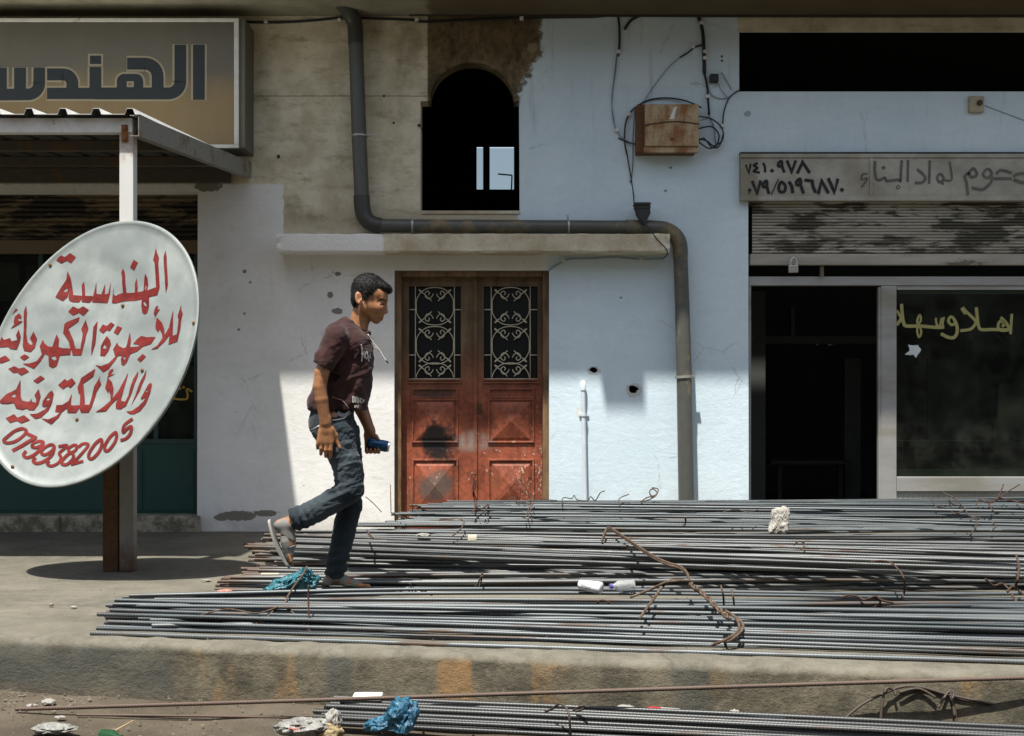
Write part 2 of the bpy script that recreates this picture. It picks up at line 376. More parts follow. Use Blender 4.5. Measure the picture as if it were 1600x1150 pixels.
# rooms behind: dark shells with the far opening seen through the arched window
dark = plain('near_black_room', (.018, .017, .015), .95, var=.3, scale=3)  # near-black colour stands in for the darkness of the unlit rooms
def rect(mb, x0, z0, x1, z1, y): mb.add([(x0, y, z0), (x1, y, z0), (x1, y, z1), (x0, y, z1)], [(0, 1, 2, 3)])
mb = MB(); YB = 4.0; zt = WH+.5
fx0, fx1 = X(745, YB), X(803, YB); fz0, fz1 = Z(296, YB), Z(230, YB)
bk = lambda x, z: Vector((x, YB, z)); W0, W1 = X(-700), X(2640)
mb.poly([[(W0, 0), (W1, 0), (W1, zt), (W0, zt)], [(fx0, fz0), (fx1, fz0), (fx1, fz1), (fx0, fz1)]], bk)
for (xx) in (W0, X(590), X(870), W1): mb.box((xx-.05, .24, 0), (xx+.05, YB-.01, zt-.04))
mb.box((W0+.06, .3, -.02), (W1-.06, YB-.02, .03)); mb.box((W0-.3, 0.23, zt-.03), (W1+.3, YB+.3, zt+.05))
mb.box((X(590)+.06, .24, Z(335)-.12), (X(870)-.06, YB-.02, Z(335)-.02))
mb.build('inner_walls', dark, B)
fr = plain('white_window_metal', (.25, .25, .25), .5)
mb = MB(); xm = X(760, YB)
mb.box((xm-.035, YB-.03, fz0), (xm+.035, YB+.03, fz1))
mb.tube([(X(778, YB+.1), YB+.1, Z(269, YB)), (X(800, YB+.1), YB+.1, Z(271, YB))], .008, 6); mb.tube([(X(800, YB+.1), YB+.1, Z(271, YB)), (X(799, YB+.1), YB+.1, Z(296, YB))], .008, 6)
mb.build('rear_window_bar', plain('dark_bar', (.01, .01, .01)), B)
m = Mat('sky_dimming_glass'); t = m.n('ShaderNodeBsdfTransparent'); t.inputs[0].default_value = (.68, .72, .72, 1); m.t.links.new(t.outputs[0], m.t.nodes['Material Output'].inputs[0])
mb = MB(); mb.box((fx0, YB+.05, fz0), (fx1, YB+.055, fz1)); mb.build('sky_dimming_pane', m.mat, B)  # added sheet that dims the sky seen through the far opening
# overhanging slab with its stained soffit
def mat_soffit():
    m = Mat('soffit_concrete'); x, y, z = m.xyz(); n = m.noise(3, 7, .65)
    c = m.mix(n.st(.3, .7), (.16, .145, .095), (.28, .26, .18))
    c = m.mix((x-X(670)+(m.noise(8, 5)-.5)*.2).st(-.02, .05), c, m.mix(n, (.06, .042, .018), (.15, .11, .06)))
    return m.done(c, .9, n, .4, .02)
mb = MB(); OV = .325*(WH-Z(592))
mb.box((W0, -OV, WH), (X(858)-.02, .0, WH+.28)); mb.box((X(858)-.02, -OV-.075, WH), (X(916), .0, WH+.28)); mb.box((X(916), -OV, WH), (W1, .0, WH+.28))
mb.box((W0, -.0, WH+.003), (W1, .24, WH+.28))
mb.build('overhanging_slab', mat_soffit(), B)
mb = MB(); mb.tube([(X(640), -.03, WH+.002), (X(1120), -.02, WH-.004), (X(1400), -.02, WH-.006), (X(2400), -.02, WH)], .012, 6)
mb.build('soffit_crack_filler', plain('tar_seam', (.03, .026, .018), .8), B)
# small ledge over the door
def mat_ledge():
    m = Mat('ledge_concrete'); x, y, z = m.xyz(); n = m.noise(7, 7, .68); g = m.noise(40, 4, .7)
    w = (x-X(604)+(m.noise(20, 4)-.5)*.05).st(-.01, .01).inv()
    c = m.mix(n.st(.32, .65), (.42, .365, .25), (.60, .555, .44)); c = m.mix(m.vor(3.2).st(.35, .6)*.4, c, (.27, .21, .12))
    c = m.mix(w, c, m.mix(n, (.62, .61, .57), (.72, .71, .68)))
    return m.done(m.scale(c, g*.35+.82), .9, n*.6+g*.4, .6, .012)
mb = MB(); yL = -.25
zt_, zb_ = Z(365, yL), Z(394, yL); xa, xb = X(432, yL), X(1047, yL)
N = 90; vs = []
for i in range(N+1):
    x = xa+(xb-xa)*i/N; j = lambda s, a=.006: a*mnoise.fractal(Vector((x*9, s, 0)), 1, 2, 4)
    e = .02*max(0, 1-min(i, N-i)/2.0)
    ring = [(0.0, zb_+.008), (yL+.015, zb_+j(1)), (yL+.002, zb_+.012+j(2)+e), (yL+e, (zb_+zt_)/2), (yL+.002+j(3), zt_-.01+j(4)-e), (yL+.014, zt_+j(5)), (0, zt_+.004)]
    vs += [(x, y, z) for y, z in ring]
mb.add(vs, [(i*7+k, (i+1)*7+k, (i+1)*7+k+1, i*7+k+1) for i in range(N) for k in range(6)]+[tuple(range(7)), tuple(range(N*7, N*7+7))])
mb.build('door_ledge', mat_ledge(), B)
mb = MB(); mb.pbox(657, 329, 812, 334, -.01, .02); mb.build('window_sill', mat_ledge(), B)

# ------------------------------------------------------------------ red double door with wrought-iron windows
YD = .13
def mat_door():
    m = Mat('door_paint'); x, y, z = m.xyz(); n = m.noise(6, 6, .65); g = m.noise(30, 5, .7); v = m.noise(5, 5, .6, (2.5, 1, .25))
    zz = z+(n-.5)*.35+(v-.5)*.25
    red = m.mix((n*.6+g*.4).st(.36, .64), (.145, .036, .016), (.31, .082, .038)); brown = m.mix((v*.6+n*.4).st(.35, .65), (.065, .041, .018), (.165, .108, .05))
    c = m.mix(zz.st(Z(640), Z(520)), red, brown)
    c = m.mix(m.noise(3, 5, .7, off=(3, 0, 1)).st(.55, .72)*.5, c, (.13, .062, .024))
    # soot-black scorch, grey worn streak, pale scuffs
    a = (x-X(684))/(.14); b = (z-Z(688))/(.185); f = (a*a+b*b+(n-.5)*2.6+(g-.5)*1.0).st(1.25, .35); c = m.mix(f*.98, c, (.006, .006, .006))
    a = (x-X(678))/(.15); b = (z-Z(760))/(.13); f = (a*a+b*b+(n-.5)*3.0+(g-.5)*1.2).st(1.3, .0); c = m.mix(f*.7, c, (.075, .078, .068))
    a = (x-X(676))/(.16); b = (z-Z(614))/(.04); f = (a*a+b*b+(n-.5)*.8).st(1.2, .6); c = m.mix(f*.65, c, (.03, .026, .02))
    a = (x-X(738))/(.16); b = (z-Z(690))/(.075); f = (a*a+b*b+(n-.5)*3.2+(g-.5)*1.6).st(1.5, .0)*v.st(.3, .7); c = m.mix(f*.7, c, (.27, .25, .22))
    a = (x-X(830))/(.16); b = (z-Z(745))/(.28); dmg = (a*a+b*b).st(1.2, .2)
    sc = m.noise(34, 3, .7, (1.3, 1, .7), dist=1.2).st(.59, .63)
    c = m.mix(sc*dmg*.85, c, (.50, .42, .33)); c = m.mix(m.noise(26, 3, .7, (1, 1, .8), (9, 0, 3)).st(.66, .69)*.6*z.st(1.2, .6), c, (.50, .40, .32))
    c = m.mix(m.noise(11, 5, .75, off=(1, 0, 8)).st(.60, .66)*dmg*.9, c, (.07, .022, .012))
    return m.done(m.scale(c, g*.5+.75), .55, g*.5+n*.5, .35, .004)
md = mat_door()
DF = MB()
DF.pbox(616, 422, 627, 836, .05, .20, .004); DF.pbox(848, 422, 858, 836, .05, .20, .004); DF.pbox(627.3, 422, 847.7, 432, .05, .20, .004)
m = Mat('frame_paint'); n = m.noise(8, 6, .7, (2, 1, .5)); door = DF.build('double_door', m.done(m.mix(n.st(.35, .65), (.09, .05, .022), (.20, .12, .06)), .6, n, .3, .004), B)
def leaf(xl, xr, gx0, gx1, px0, px1):
    mb = MB(); y0, y1 = YD, YD+.05
    mb.pbox(xl, 432.5, gx0, 836, y0, y1, .002); mb.pbox(gx1, 432.5, xr, 836, y0, y1, .002)
    mb.pbox(gx0, 432.5, gx1, 447.5, y0+.0015, y1); mb.pbox(gx0, 593, gx1, 836, y0+.0015, y1)
    def mould(a, b, c, d, w=3.2, h=.012):
        for q in ((a, b, c, b+w), (a, d-w, c, d), (a, b+w, a+w, d-w), (c-w, b+w, c, d-w)): mb.pbox(*q, y0-h, y0+.001, .003)
    mould(px0, 606, px1, 622.5); mould(px0, 622.8, px1, 692, 3, .010); mould(px0, 717, px1, 800, 3.2)
    mould(gx0-2, 592.5, gx1+2, 599, 2.4, .014)
    for (t, bt) in ((628, 688), (724, 796)):
        a, c = px0+6, px1-6; xm, zm = (a+c)/2, (t+bt)/2; P = [at(a, t, y0-.002), at(c, t, y0-.002), at(c, bt, y0-.002), at(a, bt, y0-.002)]
        Q = [at(a+4, t+4, y0-.010), at(c-4, t+4, y0-.010), at(c-4, bt-4, y0-.010), at(a+4, bt-4, y0-.010), at(xm, zm, y0-.034)]
        mb.add(P+Q, [(0, 1, 5, 4), (1, 2, 6, 5), (2, 3, 7, 6), (3, 0, 4, 7), (4, 5, 8), (5, 6, 8), (6, 7, 8), (7, 4, 8)])
    return mb
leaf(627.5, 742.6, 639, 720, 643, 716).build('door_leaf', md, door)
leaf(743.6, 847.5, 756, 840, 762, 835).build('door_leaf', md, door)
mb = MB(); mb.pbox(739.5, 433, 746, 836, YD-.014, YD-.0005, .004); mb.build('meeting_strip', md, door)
mb = MB(); mb.pbox(747, 630, 752, 646, YD-.012, YD, .003); mb.lathe([(.004, 0), (.012, 0), (.012, .02), (.006, .024)][::-1], at(749.5, 637, YD-.03), 'y', 12)
mb.build('lock', plain('old_brass', (.10, .075, .04), .45, .6), door)
glassy = Mat('dark_glass'); glassy = glassy.done((.006, .007, .007), .35, spec=.3)
iron = plain('cream_iron', (.50, .46, .35), .6, var=.3, scale=30)
def grille(x0, x1, y0, y1, cx):
    mb = MB(); k = 2.738
    def P(x, y): return at(x, y, YD+.012)
    r = .0040
    g0, g1 = cx-30.5, cx+30.5
    for gx in (g0, g1): mb.tube([P(gx, y0-1), P(gx, y1+1)], r, 6)
    for gy in (y0+(y1-y0)*.25, y0+(y1-y0)*.737):
        mb.tube([P(x0-1, gy), P(g0, gy)], r, 6); mb.tube([P(g1, gy), P(x1+1, gy)], r, 6)
    mb.tube([P(x0, y1-1), P(x1, y1-1)], r, 6)
    R_ = 29.5
    def curl(sx, sy, cy, clip):
        # C-curve from crown to side, rolling inwards
        a = [(0, -R_), (sx*12, -R_*.94), (sx*22, -R_*.72), (sx*28.5, -R_*.35), (sx*29, 0)]
        s = [(sx*2.5, -R_*.66), (sx*5, -R_*.50), (sx*10, -R_*.40), (sx*14.5, -R_*.50), (sx*15, -R_*.70), (sx*11, -R_*.80), (sx*8.5, -R_*.70), (sx*10, -R_*.60)]
        sp = [(sx*5, -R_*.28), (sx*12, -R_*.50), (sx*24, -R_*.86)]
        for L in (a, s, sp):
            q = [(cx+u, cy+sy*v) for u, v in L]
            q = smooth_path([(u, v, 0) for u, v in q], 5)
            q = [p for p in q if p.y < clip]
            if len(q) > 2: mb.tube([P(p.x, p.y) for p in q], r*.95, 6)
        for (u, v) in ((sx*24, -R_*.86),):
            if cy+sy*v < clip: mb.tube([P(cx+u*.80, cy+sy*v*.80), P(cx+u*.95, cy+sy*v*.95), P(cx+u*1.05, cy+sy*v*1.03)], [r, r*2.1, r*1.5], 6)
    for i, cy in enumerate((y0+31, y0+92, y0+149)):
        for sx in (-1, 1):
            curl(sx, 1, cy, y1)
            curl(sx, -1, cy, y1)
    return mb
for (a, b, c) in ((639, 720, 679.5), (756, 840, 798)):
    mb = MB(); mb.pbox(a, 447.5, b, 593, YD+.035, YD+.04); mb.build('pane', glassy, door)
    grille(a, b, 447.5, 593, c).build('grille', iron, door, smooth=True)

# ------------------------------------------------------------------ right-hand shop: header, shutter, aluminium front
def mat_slat(name, a, b, bare, amt, sc=(.5, 1, 2.2)):
    m = Mat(name); n = m.noise(4.2, 8, .72, sc, dist=.3); g = m.noise(3, 6, .65, (.3, 1, 3)); x, y, z = m.xyz()
    x0, y0_, z0 = m.xyz(); f = (n+((x0-2.6)*.03).max(-.03)).st(amt-.03, amt+.03); c = m.mix(g.st(.3, .7), a, b)
    c = m.mix(m.noise(12, 5, .7, (.5, 1, 3)).st(.5, .75)*.4, c, (.22, .19, .13)); c = m.mix(f, c, bare)
    return m.done(c, .6, f.inv()*.5+g*.2, .4, .006, .0)
sh = MB(); y0 = .03; NS = 17; zt2, zb2 = Z(314, y0), Z(396, y0); xa, xb = X(1171, y0)+.02, X(2480)
vs = []; fs = []; q = 8
for i in range(NS*q+1):
    t = i/(NS*q); ph = (i % q)/q; z = zt2+(zb2-zt2)*t; y = y0+.012-.016*math.sin(math.pi*ph)**.8
    vs += [(xa, y, z), (xb, y, z)]
sh.add(vs, [(2*i, 2*i+1, 2*i+3, 2*i+2) for i in range(NS*q)])
shutter = sh.build('roller_shutter', mat_slat('shutter_paint', (.28, .265, .21), (.43, .41, .35), (.075, .07, .05), .50), B, fix=False)
mb = MB(); mb.pbox(1172, 396.5, 2400, 414, y0-.008, y0+.04, .004); mb.build('bottom_rail', mat_slat('rail_paint', (.26, .24, .19), (.38, .355, .30), (.12, .10, .07), .62, (.6, 1, 1.5)), shutter)
mb = MB(); mb.tube([at(1284, 414, .06), at(1284, 432, .06)], .014, 10)
for k in range(5): mb.lathe([(.016, -.004), (.018, 0), (.016, .004)], at(1284, 416+k*3.4, .06), 'z', 10)
mb.build('shutter_spring', plain('spring_metal', (.14, .12, .08), .6), shutter)
hd = MB(); yh = -.05
def mat_header():
    m = Mat('header_sheet'); n = m.noise(5, 7, .66, (.7, 1, 1)); g = m.noise(2.3, 5, .6, (1, 1, .5), (2, 0, 3)); x, y, z = m.xyz()
    c = m.mix(n.st(.3, .7), (.25, .235, .19), (.38, .365, .315)); c = m.mix(g.st(.52, .68)*.6, c, (.24, .21, .13))
    c = m.mix((x-X(1185)+(n-.5)*.2).st(.03, -.04)*.6, c, (.16, .135, .08)); c = m.mix(m.noise(20, 5, .7, (.3, 1, 1.6)).st(.6, .75)*.4, c, (.62, .6, .54))
    return m.done(c, .65, n, .3, .004)
mh = mat_header()
hd.pbox(1157, 240, 2480, 313, yh, .20, .003); header = hd.build('shutter_box', mh, B)
mb = MB()
mb.pbox(1156, 240, 2480, 246, yh-.012, yh-.0005, .002); mb.pbox(1156, 306, 2480, 313.5, yh-.014, yh-.0005, .003); mb.pbox(1359, 246.2, 1364.5, 305.8, yh-.007, yh-.0005, .002)
mb.build('edge_trim', mh, header)
mb = MB(); mb.pbox(1157, 237.5, 2480, 239.8, yh-.012, .0); mb.build('rubber_seal', plain('black_strip', (.012, .012, .012), .8), header)
hp = lambda x, y, k=0: at(x, y, yh-.0015-k)
ink = Ink(hp); T = lambda x, y: (1150+x/6.4, 230+y/6.4); w = 4.0
def st(pts, w=w, **k): ink.stroke(pts, w*1.12, tr=T, **k)
st([(100, 178), (127, 258), (147, 168)], 3.2, curve=False)
st([(216, 160), (178, 180), (214, 208), (178, 238), (236, 254)], 3.6)
st([(272, 160), (288, 195), (291, 250)], 3.4)
ink.dot(360, 235, 24, tr=T)
st([(456, 140), (425, 158), (425, 190), (458, 182)], 4, closed=True); st([(456, 140), (462, 190), (482, 250)], 4)
st([(510, 135), (557, 245), (597, 135)], 4.4, curve=False); st([(614, 260), (666, 150), (735, 254)], 4.4, curve=False)
ink.dot(137, 430, 23, tr=T); st([(140, 440), (128, 470)], 1.6)
st([(163, 340), (211, 460), (246, 335)], 4.4, curve=False)
st([(304, 335), (268, 370), (282, 400), (310, 375)], 4, closed=True); st([(304, 335), (310, 390), (328, 464)], 4.2)
st([(424, 318), (354, 472)], 1.6)
st([(452, 348), (428, 400), (440, 444), (485, 440), (492, 385)], 4.2, closed=True)
st([(530, 345), (556, 390), (567, 456)], 4.6)
st([(640, 315), (605, 345), (612, 378), (648, 365)], 4, closed=True); st([(640, 315), (648, 380), (676, 458)], 4.4)
st([(690, 328), (768, 338)], 4.4, curve=False); st([(764, 332), (768, 380), (794, 450)], 4.4)
st([(824, 462), (856, 335), (924, 456)], 4.6, curve=False); st([(924, 312), (986, 450), (1018, 318)], 4.6, curve=False); ink.dot(1060, 425, 24, tr=T)
ink.build('phone_numbers', plain('black_brush_paint', (.012, .012, .011), .7), header)
ink = Ink(hp); T = lambda x, y: (1330+x/5.926, 230+y/5.926); w = 3.6
st([(150, 245), (105, 255), (95, 300), (150, 290), (95, 372)], 3); st([(222, 130), (218, 220), (232, 290), (262, 305), (312, 282), (330, 312), (430, 302), (456, 312), (460, 230), (468, 125)])
st([(527, 122), (522, 320)], 3.6); st([(435, 352), (450, 372), (432, 388), (420, 370)], 1.6, closed=True); ink.dot(300, 190, 22, tr=T)
st([(612, 205), (684, 275), (660, 325), (592, 330)]); st([(728, 125), (722, 335)], 3.4)
st([(828, 248), (796, 280), (820, 325), (856, 290)], 3.6, closed=True); st([(850, 345), (852, 305), (930, 298), (912, 135)], 3)
st([(1082, 440), (1068, 330), (1052, 270), (1090, 235), (1132, 196), (1165, 250), (1120, 278), (1085, 240)])
st([(1254, 205), (1222, 250), (1260, 285), (1300, 250), (1285, 210)], 3.6, closed=True); st([(1305, 270), (1290, 330), (1230, 385), (1185, 390), (1120, 375)])
st([(1300, 290), (1484, 290)], 4); st([(1345, 245), (1390, 212), (1484, 238)], 4); st([(1505, 268), (1560, 245), (1700, 240)], 4); st([(1505, 300), (1600, 328), (1700, 320)], 4)
ink.build('faded_lettering', plain('faded_black_paint', (.11, .107, .09), .8, var=.75, scale=16), header)
alu = Mat('dull_aluminium'); n = alu.noise(6, 6, .65, (1, 1, .5)); n2 = alu.noise(2.5, 5, .6, (.4, 1, 2))
alu = alu.done(alu.mix(n2.st(.4, .7), alu.scale((.34, .34, .325), n*.3+.85), (.24, .225, .185)), .5, n, .15, .003, .35)
YF = .09; sf = MB()
sf.pbox(1170, 432, 2400, 446, YF, YF+.06, .003); sf.pbox(1377, 446.5, 1401, 838, YF+.002, YF+.06, .004)
sf.pbox(1401.3, 745, 1700, 768, YF+.004, YF+.055, .004); sf.pbox(1700, 446.5, 1722, 838, YF+.002, YF+.06, .004); sf.pbox(1170, 446.3, 1173.5, 838, YF+.01, YF+.06)
sf.pbox(1401.3, 446.3, 1700, 453, YF+.012, YF+.05, .003); sf.pbox(1372.5, 448.5, 1376.8, 838, YF+.01, YF+.05)
front = sf.build('shopfront_frame', alu, B)
mb = MB(); vs = []; n_ = 150
for i in range(n_+1):
    x = X(1402)+(X(1700)-X(1402))*i/n_; y = YF+.02+(.0015 if (i//1) % 4 in (0, 1) else 0); vs += [(x, y, Z(768, YF)), (x, y, 0.02)]
mb.add(vs, [(2*i, 2*i+2, 2*i+3, 2*i+1) for i in range(n_)]); mb.build('kick_panel', alu, front, fix=False)
def mat_pane():
    m = Mat('dusty_shop_glass'); t = m.n('ShaderNodeBsdfTransparent'); t.inputs[0].default_value = (.62, .68, .62, 1)
    g = m.n('ShaderNodeBsdfGlossy'); g.inputs['Roughness'].default_value = .05; g.inputs[0].default_value = (.9, .95, .9, 1)
    d = m.n('ShaderNodeBsdfDiffuse'); m.put(d.inputs[0], (.16, .17, .14)); fr = m.n('ShaderNodeFresnel'); fr.inputs[0].default_value = 1.22
    a = m.n('ShaderNodeMixShader'); b = m.n('ShaderNodeMixShader'); L = m.t.links
    L.new(fr.outputs[0], a.inputs[0]); L.new(t.outputs[0], a.inputs[1]); L.new(g.outputs[0], a.inputs[2])
    m.put(b.inputs[0], m.noise(5, 6, .7).st(.35, .8)*.12+.015); L.new(a.outputs[0], b.inputs[1]); L.new(d.outputs[0], b.inputs[2])
    L.new(b.outputs[0], m.t.nodes['Material Output'].inputs[0]); return m.mat
mp = mat_pane()
mb = MB(); mb.pbox(1401, 452, 1700, 746, YF+.026, YF+.031); pane = mb.build('shop_window_pane', mp, front)
mb = MB(); mb.pbox(1405, 733, 1700, 744.5, YF+.034, YF+.06); mb.build('glazing_bead', plain('grey_bead', (.20, .21, .18), .6), front); mb = MB(); mb.pbox(1403, 453, 1700, 459, YF+.034, YF+.05); mb.build('glazing_bead', plain('grey_bead', (.20, .21, .18), .6), front)
ink = Ink(lambda x, y, k=0: at(x, y, YF+.0245-k)); T = lambda x, y: (1380+x/7.2727, 460+y/7.2727)
st([(1462, 225), (1455, 330), (1447, 448)], 3.6)
st([(1338, 262), (1395, 320), (1424, 375), (1415, 405), (1330, 405), (1305, 350), (1338, 300), (1380, 340), (1350, 360)], 4)
st([(1420, 402), (1250, 398), (1115, 398), (1082, 350), (1070, 270), (1058, 150)], 4.4); st([(900, 155), (940, 215)], 6); st([(910, 165), (975, 225), (1040, 290), (1050, 330), (1000, 390), (940, 405), (880, 412)], 4)
st([(765, 255), (742, 300), (775, 345), (820, 322), (795, 268)], 3.8, closed=True); st([(810, 290), (838, 360), (838, 440), (800, 490), (735, 485), (660, 448)], 4.6)
st([(690, 260), (676, 330), (684, 385)], 3); st([(662, 270), (650, 330), (640, 370)], 3); st([(598, 270), (608, 340), (640, 372)], 3)
st([(690, 372), (600, 375), (430, 360), (262, 358), (232, 320), (218, 240), (208, 112)], 4.6)
st([(414, 232), (386, 300), (400, 335), (428, 290)], 3, closed=True); st([(392, 365), (388, 430), (408, 485), (432, 435), (420, 380)], 3, closed=True)
st([(155, 345), (190, 300), (212, 270)], 4.6); st([(158, 185), (200, 262)], 3.6)
ink.build('welcome_lettering', plain('yellow_sign_paint', (.30, .28, .10), .6), pane)
ink = Ink(lambda x, y, k=0: at(x, y, YF+.024-k)); ink.fill([(280, 572), (340, 580), (402, 575), (400, 592), (430, 620), (420, 655), (402, 672), (372, 722), (345, 685), (300, 690), (245, 682), (300, 640), (295, 600)], tr=T)
ink.build('torn_sticker', plain('pale_paper', (.55, .60, .58), .8), pane)
# dim furnishings inside the shop
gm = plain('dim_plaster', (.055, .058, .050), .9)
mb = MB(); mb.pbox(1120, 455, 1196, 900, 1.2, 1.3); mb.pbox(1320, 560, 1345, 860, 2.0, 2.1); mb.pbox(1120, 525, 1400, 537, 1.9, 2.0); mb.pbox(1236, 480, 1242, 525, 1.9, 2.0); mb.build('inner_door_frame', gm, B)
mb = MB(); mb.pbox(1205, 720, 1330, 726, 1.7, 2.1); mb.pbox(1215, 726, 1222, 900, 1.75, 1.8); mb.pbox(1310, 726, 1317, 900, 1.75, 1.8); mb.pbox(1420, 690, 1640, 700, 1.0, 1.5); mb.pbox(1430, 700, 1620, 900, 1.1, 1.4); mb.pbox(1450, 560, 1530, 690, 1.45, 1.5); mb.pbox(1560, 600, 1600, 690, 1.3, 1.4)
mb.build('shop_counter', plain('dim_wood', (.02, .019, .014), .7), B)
mb = MB(); mb.tube([at(1275, 537, 2), at(1300, 528, 2)], .014, 8); mb.tube([at(1294, 538, 2), at(1328, 527, 2)], .014, 8); mb.build('strip_lamp', plain('white_enamel', (.8, .8, .8), .3), B)

# ------------------------------------------------------------------ left-hand shop: shutter, display window, green panel, step
YS = .12; sh = MB(); NS = 12; zt2, zb2 = Z(300, YS), Z(392, YS); xa, xb = X(-600), X(309, .0)
vs = []
for i in range(NS*q+1):
    t = i/(NS*q); ph = (i % q)/q; vs += [(xa, YS+.012-.016*math.sin(math.pi*ph)**.8, zt2+(zb2-zt2)*t), (xb, YS+.012-.016*math.sin(math.pi*ph)**.8, zt2+(zb2-zt2)*t)]
sh.add(vs, [(2*i, 2*i+1, 2*i+3, 2*i+2) for i in range(NS*q)])
lsh = sh.build('roller_shutter', mat_slat('brown_shutter', (.11, .08, .042), (.17, .125, .07), (.02, .016, .012), .48), B, fix=False); lsh['label'] = 'brown flaking roller shutter'
mb = MB(); mb.pbox(-600, 375, 309, 396, YS-.02, YS+.03, .004); mb.build('bottom_rail', plain('brown_rail', (.14, .10, .055), .6), lsh)
mb = MB(); YG = .16
for x in (-420, -170, 60, 150, 240, 303): mb.pbox(x, 396, x+7, 690, YG, YG+.05, .003)
mb.pbox(-600, 686, 309, 694, YG-.01, YG+.05, .003)
dw = mb.build('display_window', plain('dark_green_frame', (.02, .05, .042), .5), B)
mb = MB(); mb.pbox(-600, 396, 309, 690, YG+.02, YG+.025); mb.build('display_pane', mp, dw)
mb = MB(); mb.pbox(-600, 694, 309, 806, YG-.005, YG+.05, .003); mb.pbox(-600, 703, 222, 798, YG-.012, YG, .003); mb.pbox(228, 703, 303, 798, YG-.012, YG, .003)
mb.build('green_panel', plain('green_paint', (.010, .052, .042), .5, var=.2), dw)
mb = MB()
for k in range(24): mb.pbox(215, 600+k*3.6, 302, 602.4+k*3.6, YG+.10, YG+.105)
mb.build('window_blind', plain('olive_blind', (.075, .085, .06), .8), dw)
for k, (a, b, c, d, col) in enumerate(((-60, 410, 30, 470, (.05, .05, .04)), (40, 415, 72, 470, (.06, .055, .045)), (255, 470, 303, 545, (.018, .018, .018)), (282, 572, 303, 600, (.10, .10, .03)))):
    mb = MB(); mb.pbox(a, b, c, d, YG+.06, YG+.064); mb.build('poster', plain('poster_print_%d' % k, col, .7), dw)
ink = Ink(lambda x, y, k=0: at(x, y, YG+.018-k)); st = lambda pts, w, **k: ink.stroke(pts, w, **k)
st([(272, 624), (272, 610)], 3); st([(270, 623), (292, 623), (292, 608), (300, 612)], 3); ink.dot(281, 607, 2.5); ink.dot(287, 605, 2.5)
ink.build('yellow_lettering', plain('amber_paint', (.42, .26, .03), .6), dw)
def mat_step():
    m = Mat('stone_step'); n = m.noise(10, 7, .7); x, y, z = m.xyz(); c = m.mix(n.st(.38, .62), (.13, .115, .08), (.36, .33, .26))
    j = ((x+(n-.5)*.02)*1.9).sin().abs().st(.03, .0); return m.done(m.mix(j*.8, c, (.05, .045, .035)), .9, n, .9, .02)
mb = MB(); mb.pbox(-600, 806, 312, 835, -.03, .20, .012); mb.build('stone_step', mat_step(), B)
ink = Ink(lambda x, y, k=0: at(x, y, -.0015-k))
st([(180, 280), (196, 274), (205, 283), (220, 276), (232, 284)], 1.8); st([(240, 276), (256, 283)], 1.8); ink.dot(176, 268, 2)
ink.build('faint_lettering', plain('faint_brown_paint', (.10, .075, .04), .8), B)

# ------------------------------------------------------------------ unseen building added behind the camera to block low sky and show in the glass
ob2 = thing('unseen_street_building', 'unseen plastered building added across the street facing the shops', 'building', (0, -17, 0))
mb = MB(); mb.box((-16, -20, RZ-.1), (16, -17, 7.2)); mb.build('wall', plain('tan_plaster', (.34, .30, .23), .9), ob2)
for k in range(7):
    mb = MB(); mb.box((-14+4*k, -17.02, 3.9), (-12.4+4*k, -16.98, 5.6)); mb.build('window', glassy, ob2)
    mb = MB(); mb.box((-14.4+4*k, -17.02, RZ), (-11.6+4*k, -16.97, 2.4)); mb.build('shutter', plain('grey_shutter', (.12, .12, .11), .6), ob2)
# ------------------------------------------------------------------ light-box shop sign
yS = -.31
sgn = thing('shop_sign', 'brown and grey box sign with large dark lettering above the canopy', 'shop sign', (X(100), 0, Z(230)))
frm = rusty('sign_aluminium', (.46, .45, .41), (.22, .19, .12), .30, 4)
mb = MB(); mb.pbox(-520, 29, 383, 231, yS+.012, -.003, .004); mb.build('sign_box', plain('sign_sheet', (.11, .105, .075), .6, var=.3, scale=4), sgn)
mb = MB()
for q in ((-520, 28, 373, 33.5), (-520, 225.5, 373, 231), (365.5, 33.7, 373, 225.3)): mb.pbox(*q, yS-.012, yS+.010, .003)
mb.build('sign_rim', frm, sgn)
def mat_signface():
    m = Mat('sign_print'); x, y, z = m.xyz(); n = m.noise(2.2, 6, .6); v = m.noise(8, 5, .6, (1.6, 1, .15))
    t = (Z(132, yS)-z+(n-.5)*.3).st(-.14, .12)
    c = m.mix(t, (.095, .087, .063), (.18, .128, .058)); c = m.mix((z-Z(70, yS)).st(-.05, .12)*.35, c, (.065, .062, .046)); c = m.scale(c, v*.25+n*.3+.72)
    return m.done(c, .45, n, .05, .003)
mb = MB(); mb.pbox(-520, 33.6, 365.4, 225.4, yS, yS+.0115); face = mb.build('sign_face', mat_signface(), sgn)
ink = Ink(lambda x, y, k=0: at(x, y, yS-.002-k)); inkb = Ink(lambda x, y, k=0: at(x, y, yS-.0006-k*.2)); inks = None
T = lambda x, y: (x/4, 50+y/4)
def seg(pts, w=18.5, closed=False, curve=False):
    ink.stroke(pts, w, tr=T, closed=closed, curve=curve); inkb.stroke(pts, w+6, tr=T, closed=closed, curve=curve)
def arcp(cx, cy, r, a0, a1, n=7): return [(cx+r*math.cos(math.radians(a0+(a1-a0)*i/n)), cy+r*math.sin(math.radians(a0+(a1-a0)*i/n))) for i in range(n+1)]
seg([(1243, 88), (1243, 415)])
seg([(1127, 88), (1127, 310)]+arcp(1053, 310, 74, 0, 90)+[(600, 384)])
seg([(803, 198), (905, 198)]+arcp(905, 278, 80, -90, 0)+[(985, 372)])
hb = lambda o: [(730-o, 372)]+arcp(775, 307, 45+o, 180, 270)+arcp(850, 307, 45+o, -90, 0)+[(895+o, 372)]
